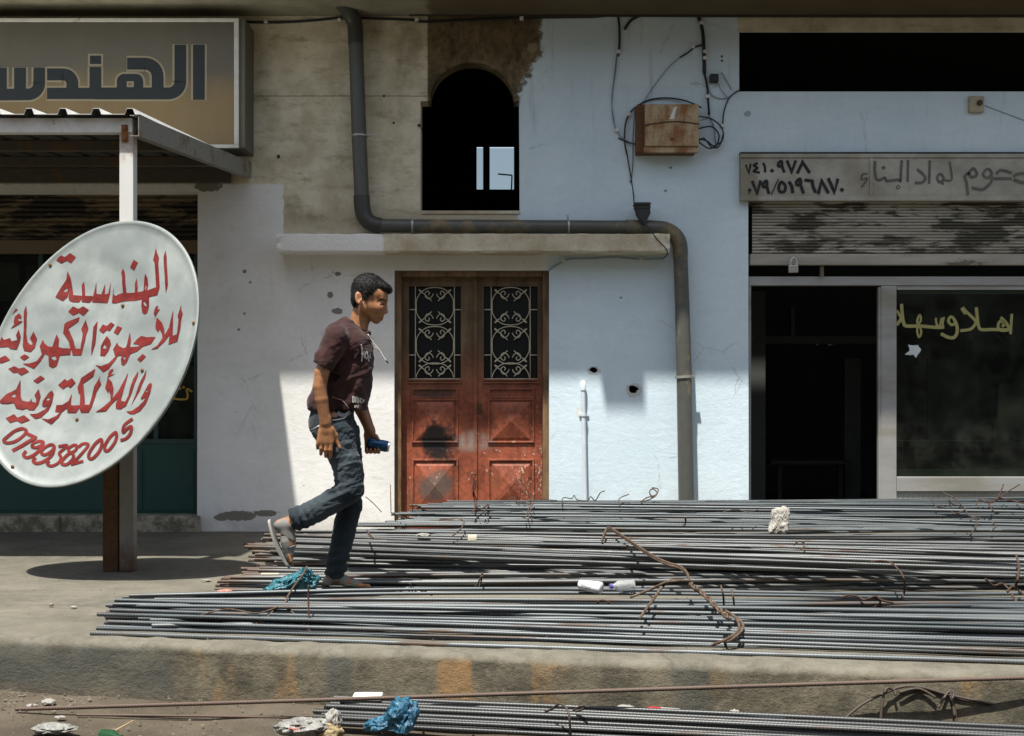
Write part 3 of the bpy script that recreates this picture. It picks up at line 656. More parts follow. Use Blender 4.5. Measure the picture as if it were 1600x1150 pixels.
hole_ = lambda o: [(792+o, 345-o), (836-o, 345-o), (836-o, 308+o), (792+o, 308+o)]
ink.fill(hb(0), hole_(0), tr=T); inkb.fill(hb(12), hole_(10), tr=T)
seg([(596, 228), (596, 372)]); ink.fill([(562, 148), (632, 148), (632, 200), (562, 200)], tr=T); inkb.fill([(550, 136), (644, 136), (644, 212), (550, 212)], tr=T)
seg([(612, 384), (302, 384)], 17.5); seg([(303, 265), (395, 265)]+arcp(395, 322, 57, -90, 0)+[(452, 372)])
seg([(245, 232), (245, 320)]+arcp(175, 320, 70, 0, 90)+[(-70, 392)], 18); seg([(125, 232), (125, 380)]); seg([(5, 232), (5, 380)]); seg([(-70, 392), (-300, 392)], 18); seg([(-190, 232), (-190, 380)])
inkb.build('lettering_outline', plain('beige_outline', (.25, .215, .14), .5, var=.1), face); ink.build('lettering', plain('slate_lettering', (.014, .018, .018), .45, var=.15), face)

# ------------------------------------------------------------------ canopy of corrugated sheet on white posts
cn = thing('canopy', 'white corrugated metal canopy on a slim white square post', 'canopy', (X(196, -2.24), -2.24, 0))
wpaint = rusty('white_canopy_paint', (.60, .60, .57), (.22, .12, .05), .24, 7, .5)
upaint = rusty('rusty_shaded_underside', (.075, .07, .055), (.12, .08, .04), .42, 5, .6)  # dark base holds the shade under the canopy, rust patches on top
yB = -2.28; zB0, zB1 = Z(207, yB), Z(184, yB); xR = X(207, yB)
mb = MB(); mb.box((X(-700, yB), yB, zB0), (xR, yB+.06, zB1), .004); mb.build('front_beam', wpaint, cn)
def mat_post():
    m = Mat('rusty_shaded_post'); x, y, z = m.xyz(); n = m.noise(7, 6, .65, (1, 1, .4)); g = m.noise(16, 5, .7)
    c = m.mix(n, (.50, .50, .47), (.60, .60, .57)); c = m.mix((z+(n-.5)*.5).st(1.0, .75)*.85, c, m.mix(g, (.05, .044, .03), (.12, .11, .08)))  # lower half darkened: the dish's shade put into the paint colour
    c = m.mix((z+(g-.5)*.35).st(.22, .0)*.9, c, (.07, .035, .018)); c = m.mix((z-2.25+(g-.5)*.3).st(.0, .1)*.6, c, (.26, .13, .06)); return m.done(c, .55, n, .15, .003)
mb = MB(); mb.box((X(186, yB), yB+.004, .005), (X(208, yB), yB+.075, zB0-.002), .004); mb.build('post', mat_post(), cn)
mb = MB(); xp2 = X(-560, yB); mb.box((xp2, yB+.004, .005), (xp2+.075, yB+.075, zB0-.002), .004); mb.build('post', wpaint, cn)
mb = MB(); mb.box((X(190, yB), yB-.006, Z(222, yB)), (X(200, yB), yB+.003, Z(195, yB)), .002); mb.lathe([(.010, 0), (.010, -.012), (.004, -.014)], at(195, 200, yB-.006), 'y', 8); mb.lathe([(.010, 0), (.010, -.012), (.004, -.014)], at(195, 216, yB-.006), 'y', 8)
mb.build('bracket', rusty('rusty_bracket', (.40, .36, .28), (.20, .08, .025), .66, 20), cn)
# sheet: trapezoid ribs running front to back, slightly falling towards the street
xl = X(-700, yB); pitch = 52*(D+yB)/F; ys0, ys1 = yB-.06, -.01; zs0, zs1 = zB1+.004, 2.685
cols = []; x = X(216, yB)-.028
cols.append((xR+.055, 0)); 
while x > xl:
    cols += [(x+.028, 0), (x+.016, .032), (x-.016, .032), (x-.028, 0)] if cols else []
    x -= pitch
cols = [(xR+.055, .0)]+[c for c in cols[1:]]+[(xl, 0)]
cols.sort(key=lambda c: -c[0])
vs = [];
for (cx, ch) in cols:
    vs += [(cx, ys0, zs0+ch), (cx+.09, ys1, zs1+ch), (cx, ys0, zs0+ch+.0025), (cx+.09, ys1, zs1+ch+.0025)]
fs = []; fu = []
for i in range(len(cols)-1):
    a = 4*i; b = a+4; fs += [(a+2, a+3, b+3, b+2), (a, a+2, b+2, b), (a+1, b+1, b+3, a+3)]; fu.append((a, b, b+1, a+1))
fs += [(0, 1, 3, 2)]
mb = MB(); mb.add(vs, fs); roof = mb.build('corrugated_roof', wpaint, cn, fix=False); mb = MB(); mb.add(vs, fu); mb.build('roof_underside', plain('shaded_galvanised', (.055, .052, .042), .7, var=.4, scale=5), roof, fix=False)  # underside is a darker copy, canopy shade put into its colour
# side rafter: C channel at the right end and purlins
def channel(p, q, h, w, t=.004):
    mb = MB(); d = (q-p); s = Vector((0, 0, 1))
    ins = Vector((-w, 0, 0))
    def slab(o0, o1, th0, th1):
        P = []
        for b in (p, q): P += [b+o0, b+o1, b+o1+th1, b+o0+th0]
        mb.add(P, [(0, 1, 2, 3), (4, 5, 6, 7), (0, 1, 5, 4), (1, 2, 6, 5), (2, 3, 7, 6), (3, 0, 4, 7)])
    z1 = Vector((0, 0, -h)); slab(Vector(), z1, Vector((-t, 0, 0)), Vector((-t, 0, 0)))
    slab(Vector((-t-.0005, 0, 0)), ins, Vector((0, 0, -t)), Vector((0, 0, -t))); slab(Vector((-t-.0005, 0, -h)), ins+z1, Vector((0, 0, t)), Vector((0, 0, t)))
    return mb
pa = Vector((xR+.052, ys0+.005, zs0-.002)); pb = Vector((X(393, -.02), -.02, zs1+.0+.02))
channel(pa, pb, .115, .05).build('side_rafter', rusty('rafter_paint', (.20, .195, .165), (.16, .12, .07), .40, 6, .6), cn)
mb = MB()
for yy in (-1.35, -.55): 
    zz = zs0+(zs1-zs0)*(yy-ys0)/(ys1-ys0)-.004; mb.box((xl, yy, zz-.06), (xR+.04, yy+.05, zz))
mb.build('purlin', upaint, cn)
mb = MB(); mb.box((xl, -.06, zs1-.13), (xR+.02, -.005, zs1-.03)); mb.build('wall_beam', upaint, cn)

# ------------------------------------------------------------------ painted satellite-dish sign on a rusty post
ds = thing('dish_sign', 'large white satellite dish painted with red lettering and a phone number', 'dish sign', (X(171, -2.3), -2.3, 0))
A_, B_ = -.32, .36; c0 = at(142, 553, -2.52)
nrm = Vector((A_, -1, B_)).normalized()                   # faces the street
def dish_pt(px, py, k=0.0):
    o = Vector((0, -D, CZ)); d = at(px, py, 0)-o
    t = (c0-o).dot(nrm)/d.dot(nrm); return o+d*t+nrm*k
Sg = np.array([[28561., 13104.], [13104., 43264.]]); Ls = np.linalg.cholesky(Sg)
def dish_uv(r, a):
    v = Ls @ np.array([r*math.cos(a), r*math.sin(a)]); return 142+v[0], 553-v[1]
Sinv = np.linalg.inv(Sg)
def dish_r(px, py): 
    v = np.array([px-142, 553-py]); return math.sqrt(max(0, v @ Sinv @ v))
def bowl(r): return -.055*(1-r*r)+.0                       # the middle lies behind the rim
def dent(px, py): return .010*mnoise.fractal(Vector((px*.009, py*.014, 1.5)), 1, 2, 3)+.004*mnoise.noise(Vector((px*.03, py*.05, 4)))
def mat_dish():
    m = Mat('dish_paint'); n = m.noise(3.2, 6, .6, (1.2, 1, 1)); g = m.noise(9, 6, .68, off=(1, 5, 2)); f = m.noise(60, 3, .6)
    c = m.mix(n.st(.38, .64), (.165, .183, .174), (.23, .248, .235)); c = m.mix(g.st(.5, .7)*.4, c, (.14, .165, .158))
    c = m.mix(f.st(.70, .74)*.5, c, (.25, .22, .18)); c = m.mix(m.noise(5, 5, .7, (1, 1, .35), (8, 2, 1)).st(.60, .75)*.3, c, (.33, .34, .32))
    return m.done(c, .42, n*.7+g*.3, .25, .012, .0, .5)
mb = MB(); NR, NA = 26, 96; vs = []
for i in range(NR+1):
    r = .965*i/NR
    for k in range(NA): px, py = dish_uv(r, 2*math.pi*k/NA); vs.append(dish_pt(px, py, bowl(r)+dent(px, py)*min(1, (1-r)*5)))
for r, kk in ((.975, .002), (.988, .006), (1.0, .003), (1.004, -.006), (.996, -.016)):
    for k in range(NA): px, py = dish_uv(r, 2*math.pi*k/NA); vs.append(dish_pt(px, py, kk))
for i in range(NR+1):                                     # back skin
    r = .985*(1-i/NR)
    for k in range(NA): px, py = dish_uv(r, 2*math.pi*k/NA); vs.append(dish_pt(px, py, bowl(r)-.016))
M_ = NR+1+5+NR+1
mb.add(vs, [(i*NA+k, i*NA+(k+1) % NA, (i+1)*NA+(k+1) % NA, (i+1)*NA+k) for i in range(M_-1) for k in range(NA)])
dish = mb.build('dish', mat_dish(), ds, smooth=50)
def onDish(px, py, k=0):
    r = dish_r(px, py)
    if r > .955: px, py, r = 142+(px-142)*.955/r, 553+(py-553)*.955/r, .955
    return dish_pt(px, py, bowl(r)+dent(px, py)*max(0, min(1, (1-r)*5))+.0022+k)
class DishInk(Ink):                                        # subdivide so that the paint follows the bowl
    def fill(s, loop, *holes, tr=None):
        m2 = MB(); m2.poly([[tr(*p) for p in l] for l in (loop,)+holes], lambda x, y: Vector((x, y, 0)))
        bm = bmesh.new(); V = [bm.verts.new(v) for v in m2.v]
        for f in m2.f:
            try: bm.faces.new([V[i] for i in f])
            except ValueError: pass
        for _ in range(3):
            E = [e for e in bm.edges if e.calc_length() > 9]
            if E: bmesh.ops.subdivide_edges(bm, edges=E, cuts=1)
            bmesh.ops.triangulate(bm, faces=[f for f in bm.faces if len(f.verts) > 3])
        f = s._f(); bm.verts.index_update()
        s.mb.add([f(v.co.x, v.co.y) for v in bm.verts], [[v.index for v in q.verts] for q in bm.faces]); bm.free()
ink = DishInk(onDish, .00003)
Ta = lambda x, y: (60+x/6.1538, 370+y/6.1538); Tb = lambda x, y: (120+x/8, 450+y/8); Tc = lambda x, y: (x/8.2125, 450+y/8.2125)
Td = lambda x, y: (100+x/9.58, 560+y/9.58); Te = lambda x, y: (x/9.583, 560+y/9.583); Tf = lambda x, y: (x/7.2727, 640+y/7.2727)
LET = [
 (Ta, [(1212, 120), (1222, 180), (1224, 440), (1215, 480), (1198, 522), (1196, 450), (1192, 180)]),
 (Ta, [(1118, 95), (1128, 145), (1147, 190), (1138, 235), (1138, 460), (1112, 537), (1000, 556), (905, 577), (780, 584), (690, 605), (660, 600), (668, 555), (720, 520), (768, 505), (850, 505), (985, 490), (1100, 462), (1102, 240), (1088, 210), (1100, 160)]),
 (Ta, [(998, 330), (1015, 370), (1018, 430), (1000, 495), (968, 495), (975, 420), (985, 370)], [(994, 430), (999, 460), (986, 482), (981, 468)]),
 (Ta, [(950, 560), (1026, 545), (1024, 640), (1008, 700), (980, 716), (955, 700), (945, 640)], [(968, 588), (985, 600), (1005, 635), (985, 635), (970, 615)]),
 (Ta, [(908, 370), (912, 450), (905, 515), (880, 515), (888, 420)]), (Ta, [(895, 203), (935, 230), (890, 300), (852, 272)]),
 (Ta, [(778, 275), (795, 320), (800, 515), (770, 580), (745, 580), (766, 500), (765, 360), (757, 320)]),
 (Ta, [(683, 440), (674, 520), (700, 535), (722, 520), (690, 605), (655, 600), (668, 520)]),
 (Ta, [(658, 405), (640, 520), (612, 600), (470, 598), (478, 560), (492, 515), (520, 415), (516, 520), (560, 522), (602, 425), (592, 522), (625, 512)]),
 (Ta, [(405, 405), (410, 540), (480, 540), (475, 560), (462, 590), (440, 605), (375, 600), (380, 545), (378, 440)]),
 (Ta, [(262, 315), (285, 380), (298, 535), (380, 540), (375, 570), (350, 605), (290, 605), (262, 590), (255, 560), (266, 500), (242, 400)]),
 (Ta, [(245, 395), (265, 490), (245, 560), (205, 600), (140, 565), (160, 520), (190, 470)], [(243, 470), (252, 492), (232, 512), (208, 500)]),
 (Ta, [(165, 222), (213, 170), (245, 190), (300, 152), (348, 185), (298, 242), (262, 220), (208, 248)]),
 (Ta, [(250, 695), (298, 645), (345, 668), (390, 640), (440, 672), (385, 728), (345, 700), (290, 728)]),
 (Tb, [(1290, 190), (1287, 250), (1307, 305), (1285, 375), (1272, 480), (1232, 650), (1112, 685), (1125, 560), (1060, 640), (960, 725), (870, 735), (960, 690), (1040, 580), (1115, 470), (1178, 255), (1165, 575), (1222, 560), (1250, 380), (1238, 335), (1272, 240)]),
 (Tb, [(955, 335), (1020, 400), (1050, 480), (1055, 560), (1030, 610), (1020, 540), (985, 480), (965, 520), (930, 470), (930, 420)]),
 (Tb, [(965, 185), (975, 205), (960, 240), (1000, 235), (950, 300), (908, 365), (935, 315), (915, 290), (925, 240), (945, 200)]),
 (Tb, [(630, 650), (680, 590), (735, 550), (800, 568), (930, 575), (870, 660), (760, 690), (690, 750), (600, 780), (560, 880), (520, 928), (490, 915), (480, 840), (495, 800), (440, 805), (400, 880), (330, 970), (260, 1010), (210, 960), (160, 920), (240, 935), (330, 900), (408, 815), (378, 720), (425, 630), (445, 670), (500, 700), (540, 690), (590, 500), (600, 590), (590, 690), (700, 685), (710, 660)], [(515, 810), (545, 830), (530, 850), (512, 835)]),
 (Tb, [(765, 785), (808, 820), (740, 890), (695, 855)]), (Tb, [(430, 420), (490, 445), (435, 535), (385, 505)]),
 (Tb, [(300, 550), (340, 600), (350, 650), (320, 740), (275, 805), (220, 800), (225, 680), (255, 620)], [(272, 655), (305, 705), (262, 712), (250, 690)]),
 (Tb, [(250, 405), (300, 425), (350, 375), (395, 405), (335, 490), (300, 475), (255, 520), (205, 480)]),
 (Tb, [(188, 365), (180, 440), (155, 660), (105, 800), (108, 720), (135, 440)]),
 (Tc, [(1030, 365), (1060, 470), (1030, 560), (1020, 640), (965, 815), (860, 820), (845, 740), (890, 735), (960, 735), (985, 600), (990, 540), (970, 480)]),
 (Tc, [(958, 330), (940, 385), (812, 480), (880, 640), (900, 735), (870, 800), (835, 740), (820, 650), (748, 540), (770, 430), (800, 400)]),
 (Tc, [(840, 735), (830, 815), (700, 825), (650, 960), (600, 985), (560, 960), (560, 830), (520, 810), (470, 900), (375, 1005), (245, 945), (330, 940), (420, 910), (485, 820), (460, 720), (500, 630), (520, 680), (560, 715), (615, 720), (670, 560), (700, 620), (690, 720), (740, 735)], [(595, 840), (640, 830), (660, 870), (630, 890), (600, 870)]),
 (Tc, [(320, 215), (325, 300), (300, 560), (310, 670), (350, 705), (375, 690), (340, 620), (390, 535), (425, 620), (400, 740), (345, 795), (265, 780), (250, 720), (270, 560), (290, 290)]),
 (Tc, [(275, 825), (330, 858), (265, 905), (215, 865)]),
 (Tc, [(235, 315), (260, 350), (250, 385), (220, 370), (215, 410), (270, 410), (180, 480), (120, 515), (170, 450), (160, 430), (180, 360)]),
 (Tc, [(215, 515), (235, 600), (215, 680), (180, 770), (110, 765), (80, 740), (0, 755), (-60, 740), (-60, 620), (-6, 600), (10, 380), (15, 620), (40, 660), (110, 630), (125, 670), (190, 650), (180, 590)]),
 (Tc, [(-60, 265), (50, 215), (110, 250), (155, 230), (220, 270), (140, 340), (100, 310), (50, 330)]),
 (Tc, [(0, 880), (50, 855), (100, 905), (0, 955), (-60, 930)]),
 (Tc, [(75, 1020), (145, 980), (200, 1010), (260, 990), (318, 1040), (225, 1095), (180, 1060), (135, 1070)]),
 (Td, [(1260, 335), (1278, 370), (1260, 500), (1200, 660), (1110, 770), (1010, 815), (950, 810), (890, 770), (980, 765), (1080, 700), (1160, 620), (1195, 550), (1120, 600), (1110, 570), (1180, 440), (1220, 360)], [(1180, 465), (1200, 447), (1222, 465), (1200, 485)]),
 (Td, [(1168, 125), (1150, 260), (1080, 460), (965, 685), (1000, 580), (1090, 290)]),
 (Td, [(1040, 140), (1035, 220), (960, 480), (890, 680), (800, 735), (725, 720), (720, 650), (748, 560), (640, 660), (560, 750), (390, 762), (500, 700), (620, 600), (760, 440), (885, 165), (860, 320), (800, 560), (810, 610), (870, 615), (910, 520), (970, 260)]),
 (Td, [(570, 235), (640, 310), (668, 400), (660, 520), (630, 600), (620, 500), (590, 430), (580, 475), (528, 390), (555, 300)]),
 (Td, [(650, 105), (660, 125), (625, 165), (620, 190), (695, 175), (550, 245), (580, 210), (575, 180), (600, 130)]),
 (Td, [(455, 200), (440, 250), (465, 330), (395, 450), (340, 680), (290, 770), (180, 770), (155, 720), (150, 480), (125, 470), (108, 380), (170, 240), (388, 105), (350, 215), (195, 320), (215, 520), (230, 650), (300, 650), (360, 360), (425, 260)]),
 (Te, [(1130, 655), (1060, 770), (930, 770), (915, 700), (840, 760), (800, 840), (690, 950), (545, 860), (650, 875), (760, 820), (815, 762), (740, 755), (760, 655), (850, 650), (940, 590), (985, 475), (975, 620), (990, 660)]),
 (Te, [(885, 258), (920, 290), (990, 243), (1040, 310), (960, 392), (920, 360), (855, 410), (785, 350)]),
 (Te, [(690, 430), (715, 480), (700, 600), (640, 740), (540, 850), (460, 870), (375, 800), (480, 790), (590, 720), (650, 650), (580, 690), (550, 670), (560, 600), (640, 470)], [(605, 560), (640, 540), (670, 565), (635, 592)]),
 (Te, [(505, 415), (530, 520), (500, 640), (435, 740), (360, 735), (340, 715), (280, 740), (200, 725), (165, 645), (100, 660), (0, 665), (-40, 640), (0, 590), (60, 520), (190, 440), (250, 290), (255, 540), (275, 600), (330, 615), (380, 610), (400, 560), (410, 612), (465, 625), (470, 570), (445, 515)], [(180, 500), (185, 560), (110, 550)]),
 (Te, [(530, 215), (595, 255), (490, 335), (428, 298)]),
 (Te, [(50, 880), (170, 812), (215, 865), (300, 820), (385, 888), (265, 945), (210, 910), (115, 945)]),
]
for tr, lp, *ho in LET: ink.fill(lp, *ho, tr=tr)
dg = lambda pts, w=5.2, **k: ink.stroke(pts, w, tr=Tf, **k)
dg([(250, 210), (205, 197), (130, 232), (55, 305), (28, 345), (60, 370), (140, 350), (225, 285), (256, 235)], 4.8, closed=True)
dg([(278, 258), (372, 302)], 5.4, curve=False); dg([(372, 296), (245, 385), (128, 456)], 5.4)
dg([(410, 340), (352, 368), (340, 408), (385, 418), (438, 388), (456, 352)], 4.6, closed=True); dg([(456, 352), (440, 425), (370, 500), (290, 536), (248, 505), (272, 462)], 4.8)
dg([(540, 380), (472, 420), (445, 475), (485, 502), (550, 460), (582, 405)], 4.8, closed=True); dg([(582, 400), (562, 500), (490, 572), (405, 602), (358, 572), (382, 538)], 5)
dg([(632, 402), (735, 392), (645, 478), (668, 530), (640, 596), (565, 632), (518, 605), (538, 575)], 4.6)
dg([(810, 388), (752, 428), (768, 472), (825, 458), (850, 405)], 4.6, closed=True); dg([(765, 485), (692, 558), (688, 608), (750, 612), (815, 545), (805, 492)], 5, closed=True)
dg([(868, 412), (915, 372), (976, 382), (940, 450), (802, 618)], 4.4); dg([(796, 616), (930, 578)], 4.4, curve=False)
dg([(1120, 325), (1058, 370), (1000, 470), (995, 538), (1040, 545), (1108, 460), (1132, 372)], 5, closed=True)
dg([(1288, 245), (1230, 288), (1175, 380), (1172, 448), (1218, 452), (1280, 370), (1302, 290)], 5, closed=True)
dg([(1482, 92), (1392, 165), (1384, 248), (1440, 198), (1482, 188), (1470, 265), (1420, 320), (1356, 340)], 5)
def mat_redpaint():
    m = Mat('red_sign_paint'); n = m.noise(14, 6, .7); x, y, z = m.xyz()
    return m.done(m.mix(n.st(.35, .65), (.085, .005, .004), (.145, .012, .009)), .7, spec=.2)
ink.build('red_lettering', mat_redpaint(), dish)
mb = MB()
for (px, py) in ((70, 397), (302, 504), (184, 472), (215, 574), (112, 651), (13, 738)):
    mb = MB(); p = onDish(px, py); mb.lathe([(.009, .0), (.009, -.006), (.004, -.008)], p, 'y', 8); mb.build('bolt', rusty('bolt_rust', (.3, .25, .18), (.15, .07, .02), .7, 40), dish)
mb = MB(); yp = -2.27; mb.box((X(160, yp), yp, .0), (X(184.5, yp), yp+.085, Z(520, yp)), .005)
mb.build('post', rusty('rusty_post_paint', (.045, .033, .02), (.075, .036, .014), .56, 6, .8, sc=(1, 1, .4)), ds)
mb = MB(); mb.box((X(160, yp)+.012, -2.42, Z(585, yp)), (X(184, yp)-.012, -2.271, Z(560, yp)), .005); mb.build('dish_bracket', plain('grey_bracket', (.15, .14, .12), .6), ds)

# ------------------------------------------------------------------ grey drainpipe
pipe = rusty('grey_pvc', (.075, .077, .066), (.17, .13, .07), .42, 3.2, .42, sc=(1, 1, .5))
pdark = plain('dark_pipe_joint', (.04, .04, .033), .45)
dp = thing('drainpipe', 'grey plastic drainpipe bending over the door ledge and down the blue wall', 'drainpipe', (X(1072), -.1, 0))
yP = -.10
def ptube(pts, r, n=18): 
    mb = MB(); mb.tube(pts, r, n); return mb
A = lambda x, y, d=yP: at(x, y, d)
ptube([A(556, 62), A(561, 212), A(565.5, 312)], .054).build('pipe', pipe, dp, smooth=40)
ptube(smooth_path([A(524, -22, -.22), A(530, -2, -.20), A(543, 16, -.14), A(554, 36), A(556, 70)], 5), .056).build('elbow', pdark, dp, smooth=40)
ptube(smooth_path([A(565, 306), A(566, 324), A(570, 339), A(580, 349), A(595, 353)], 6), [.059]*25).build('elbow', pdark, dp, smooth=40)
ptube([A(588, 352.5), A(700, 353.5), A(985, 355)], .049).build('pipe', pipe, dp, smooth=40)
ptube(smooth_path([A(978, 355), A(1020, 356), A(1040, 358.5), A(1055, 368), A(1062, 382), A(1063, 402)], 6), .055).build('elbow', pipe, dp, smooth=40)
ptube([A(1063, 394), A(1066, 480), A(1069, 590), A(1073, 800)], [.052, .053, .056, .059]).build('pipe', pipe, dp, smooth=40)
cl = plain('zinc_clamp', (.34, .33, .30), .45, .5)
for (a, b, r) in ((A(562, 211), A(562, 214), .060), (A(643.5, 353.4), A(646.5, 353.4), .056), (A(887, 354.6), A(890, 354.6), .056), (A(1068.4, 587), A(1068.6, 591), .063)):
    mb = MB(); mb.tube([a, b], r, 18); d = (b-a).normalized(); s = Vector((0, 0, 1)) if abs(d.x) > .7 else Vector((1, 0, 0))
    mb.box(a+s*(r-.004)+Vector((-.007, -.012, -.007)), a+s*(r+.022)+Vector((.007, .012, .007))); mb.build('clamp', cl, dp, smooth=40)
mb = MB()
lo = [(993, 317), (1015, 317), (1016.5, 333), (1008, 350), (1002, 350), (993, 336)]
mb.prism(lo, lambda x, y: A(x, y, yP-.075), lambda x, y: A(x, y, yP+.02)); mb.pbox(991.5, 316, 1017, 319.5, yP-.085, yP+.03); mb.pbox(991.8, 322, 1016.8, 325, yP-.08, yP+.02); mb.build('hopper', plain('black_hopper', (.022, .023, .02), .45), dp)

# ------------------------------------------------------------------ small white conduit
wc = thing('wall_conduit', 'thin white pipe stub rising up the lower blue wall', 'pipe', (X(913), -.03, 0))
wpl = plain('white_conduit_plastic', (.55, .60, .63), .45, var=.15)
mb = MB(); mb.tube([A(911, 604, -.03), A(914.5, 790, -.03)], .0165, 12); mb.build('pipe', wpl, wc, smooth=40)
mb = MB(); mb.tube([A(911, 595, -.03), A(911, 597, -.03), A(911.2, 610, -.03)], [.012, .020, .020], 12); mb.build('cap', wpl, wc, smooth=40)
mb = MB(); mb.tube([A(912, 646.5, -.03), A(912, 650.5, -.03)], .021, 12); mb.pbox(905, 646.7, 920, 650.3, -.012, -.001); mb.build('clamp', wpl, wc, smooth=40)

# ------------------------------------------------------------------ rusty junction box, its cables, fittings
jb = thing('junction_box', 'rusty metal junction box wired to the upper blue wall', 'junction box', (X(1043), -.1, Z(238)))
def mat_rustbox():
    m = Mat('rust_stained_enamel'); n = m.noise(9, 7, .7); s = m.noise(5, 5, .65, (1.4, 1, .35)); g = m.noise(40, 4, .7)
    c = m.mix((n*.6+s*.5).st(.42, .64), (.42, .33, .20), (.20, .085, .025)); c = m.mix(g.st(.62, .7)*.5, c, (.09, .04, .018)); return m.done(m.scale(c, n*.5+.75), .75, n, .4, .004)
mrb = mat_rustbox()
mb = MB(); mb.pbox(995, 163, 1088, 238, -.13, -.002, .004); mb.build('box_body', rusty('dark_rust', (.06, .04, .02), (.13, .055, .02), .6, 12), jb)
mb = MB(); mb.pbox(1008, 162.5, 1092, 228, -.185, -.132, .005); lid = mb.build('lid', mrb, jb)
mb = MB(); mb.pbox(1006, 229, 1092, 238, -.165, -.132, .003); mb.build('bottom_flange', mrb, jb)
mb = MB(); mb.lathe([(.010, 0), (.012, -.006), (.005, -.012)], at(1050, 217, -.185), 'y', 10); mb.build('screw', plain('screw_rust', (.12, .06, .03), .6), lid)
mb = MB(); mb.poly([[(1046, 186), (1053, 186), (1058, 166), (1053, 168)]], lambda x, y: at(x, y, -.187)); mb.build('paper_scrap', plain('white_scrap', (.62, .62, .58), .8), lid)
mb = MB(); mb.tube(smooth_path([A(1007, 196, -.188), A(1030, 192, -.188), A(1060, 190, -.188), A(1093, 194, -.188)], 5), .004, 6); mb.build('binding_wire', plain('dark_wire', (.03, .025, .02), .6), lid)
blk = plain('black_cable', (.012, .012, .011), .5); gry = plain('painted_cable', (.24, .30, .34), .6); wclip = plain('white_clip', (.60, .60, .56), .5)
def cable(label, runs, clips=(), extra=None):
    p0 = runs[0][0][0]; c = thing('wall_cable', label, 'cable', tuple(at(p0[0], p0[1], -.02)), 'cables clipped to the facade')
    for pts, r, mat in runs:
        mb = MB(); mb.tube(smooth_path([at(p[0], p[1], p[2] if len(p) > 2 else -.012) for p in pts], 5), r, 7); mb.build('cable', mat, c, smooth=True)
    for (x, y) in clips:
        mb = MB(); mb.pbox(x-3, y-2.6, x+3, y+2.6, -.028, -.001, .003); mb.build('clip', wclip, c)
    return c
cable('thick black cable sagging along the top of the facade under the slab', [([(372, 34), (420, 35), (460, 34), (500, 31), (530, 28, -.02), (560, 28, -.02), (640, 31), (668, 34), (740, 31), (812, 28), (870, 27), (930, 26), (966, 22)], .0095, blk)], ((415, 33), (530, 30), (651, 30), (815, 28)))
cable('looped cable dropping from the slab to the left side of the rusty box', [([(966, 24), (968, 45), (968, 70), (966, 88)], .0085, blk), ([(965, 84), (962, 112), (957, 150), (957, 180), (963, 203), (975, 217), (996, 226, -.05)], .0042, gry), ([(964, 84), (960, 120), (956, 160), (961, 200)], .003, blk), ([(966, 215), (980, 222), (996, 226, -.06)], .005, blk)], ((967, 80), (964, 203)))
cable('short thick black cable stub under the stained soffit', [([(976, 46), (985, 33), (997, 26), (1010, 22), (1035, 21)], .010, blk)])
cable('heavy black cable bundle from the slab into the top of the rusty box', [([(1079, -6), (1083, 10), (1092, 28), (1098, 50), (1100, 80), (1101, 115)], .013, blk), ([(1099, 108), (1104, 130), (1106, 150), (1108, 178, -.06)], .008, blk), ([(1104, 130), (1106, 160), (1109, 182, -.06), (1095, 188, -.1)], .005, gry)], ((1096, 35), (1102, 80), (1102, 90), (1106, 150)))
cable('thin diagonal cable from the black bundle towards the top of the rusty box', [([(1098, 70), (1085, 74), (1075, 82), (1062, 90)], .006, blk), ([(1063, 89), (1045, 105), (1025, 130), (1006, 158)], .0035, gry)], ((1083, 72),))
cable('long black cable arching over the rusty box and down past the hopper to the ledge', [([(1096, 168, -.09), (1070, 157, -.03), (1040, 153, -.02), (1015, 156), (995, 166), (983, 178), (977, 195), (976, 222), (980, 243)], .0055, blk), ([(980, 243), (985, 272), (990, 305), (991, 320, -.2), (996, 338, -.2), (1012, 354, -.2), (1026, 373, -.26), (1040, 388, -.26), (1043, 397, -.255), (1036, 404, -.1)], .0045, blk), ([(1036, 404, -.05), (1000, 405), (960, 402), (925, 404), (890, 405), (872, 413), (858, 422)], .0055, gry)], ((983, 178), (880, 406), (1002, 405)))
cable('slack loop of wire hanging under the left end of the rusty box', [([(992, 172, -.05), (989, 215), (989, 250), (987, 275), (984, 286)], .003, blk)])
cable('tangle of looping black wires at the right side of the rusty box', [([(1092, 182, -.12), (1112, 186, -.1), (1128, 200, -.06), (1129, 218, -.05), (1116, 228, -.06), (1104, 220, -.1), (1092, 217, -.12)], .0055, blk), ([(1092, 201, -.12), (1112, 198, -.1), (1123, 210, -.06), (1120, 226, -.04), (1108, 232, -.06), (1092, 222, -.12)], .0055, blk), ([(1106, 176), (1116, 200), (1118, 222), (1122, 232)], .005, gry), ([(1092, 220, -.12), (1100, 216, -.1), (1112, 230, -.06), (1124, 228, -.05), (1130, 210)], .005, blk), ([(1129, 196), (1131, 175), (1138, 155), (1148, 145), (1156, 141)], .005, blk)], ((1129, 196),))
c = cable('black cable connector hanging on grey leads beside the black bundle', [([(1107, 136), (1112, 148), (1125, 154), (1138, 152), (1148, 144)], .004, gry), ([(1127, 113), (1133, 122), (1143, 140)], .004, gry), ([(1120, 126), (1128, 142), (1136, 152)], .003, gry)])
mb = MB(); mb.pbox(1110, 115, 1123, 127, -.06, -.004, .004); mb.build('connector', blk, c)
ob = thing('outlet_box', 'small square beige wall box with a dark cable hole', 'wall box', (X(1526), -.02, Z(175)))
mb = MB(); mb.pbox(1515, 150, 1538, 175, -.035, -.001, .005); mb.build('box', plain('dirty_beige', (.36, .32, .22), .7, var=.35), ob)
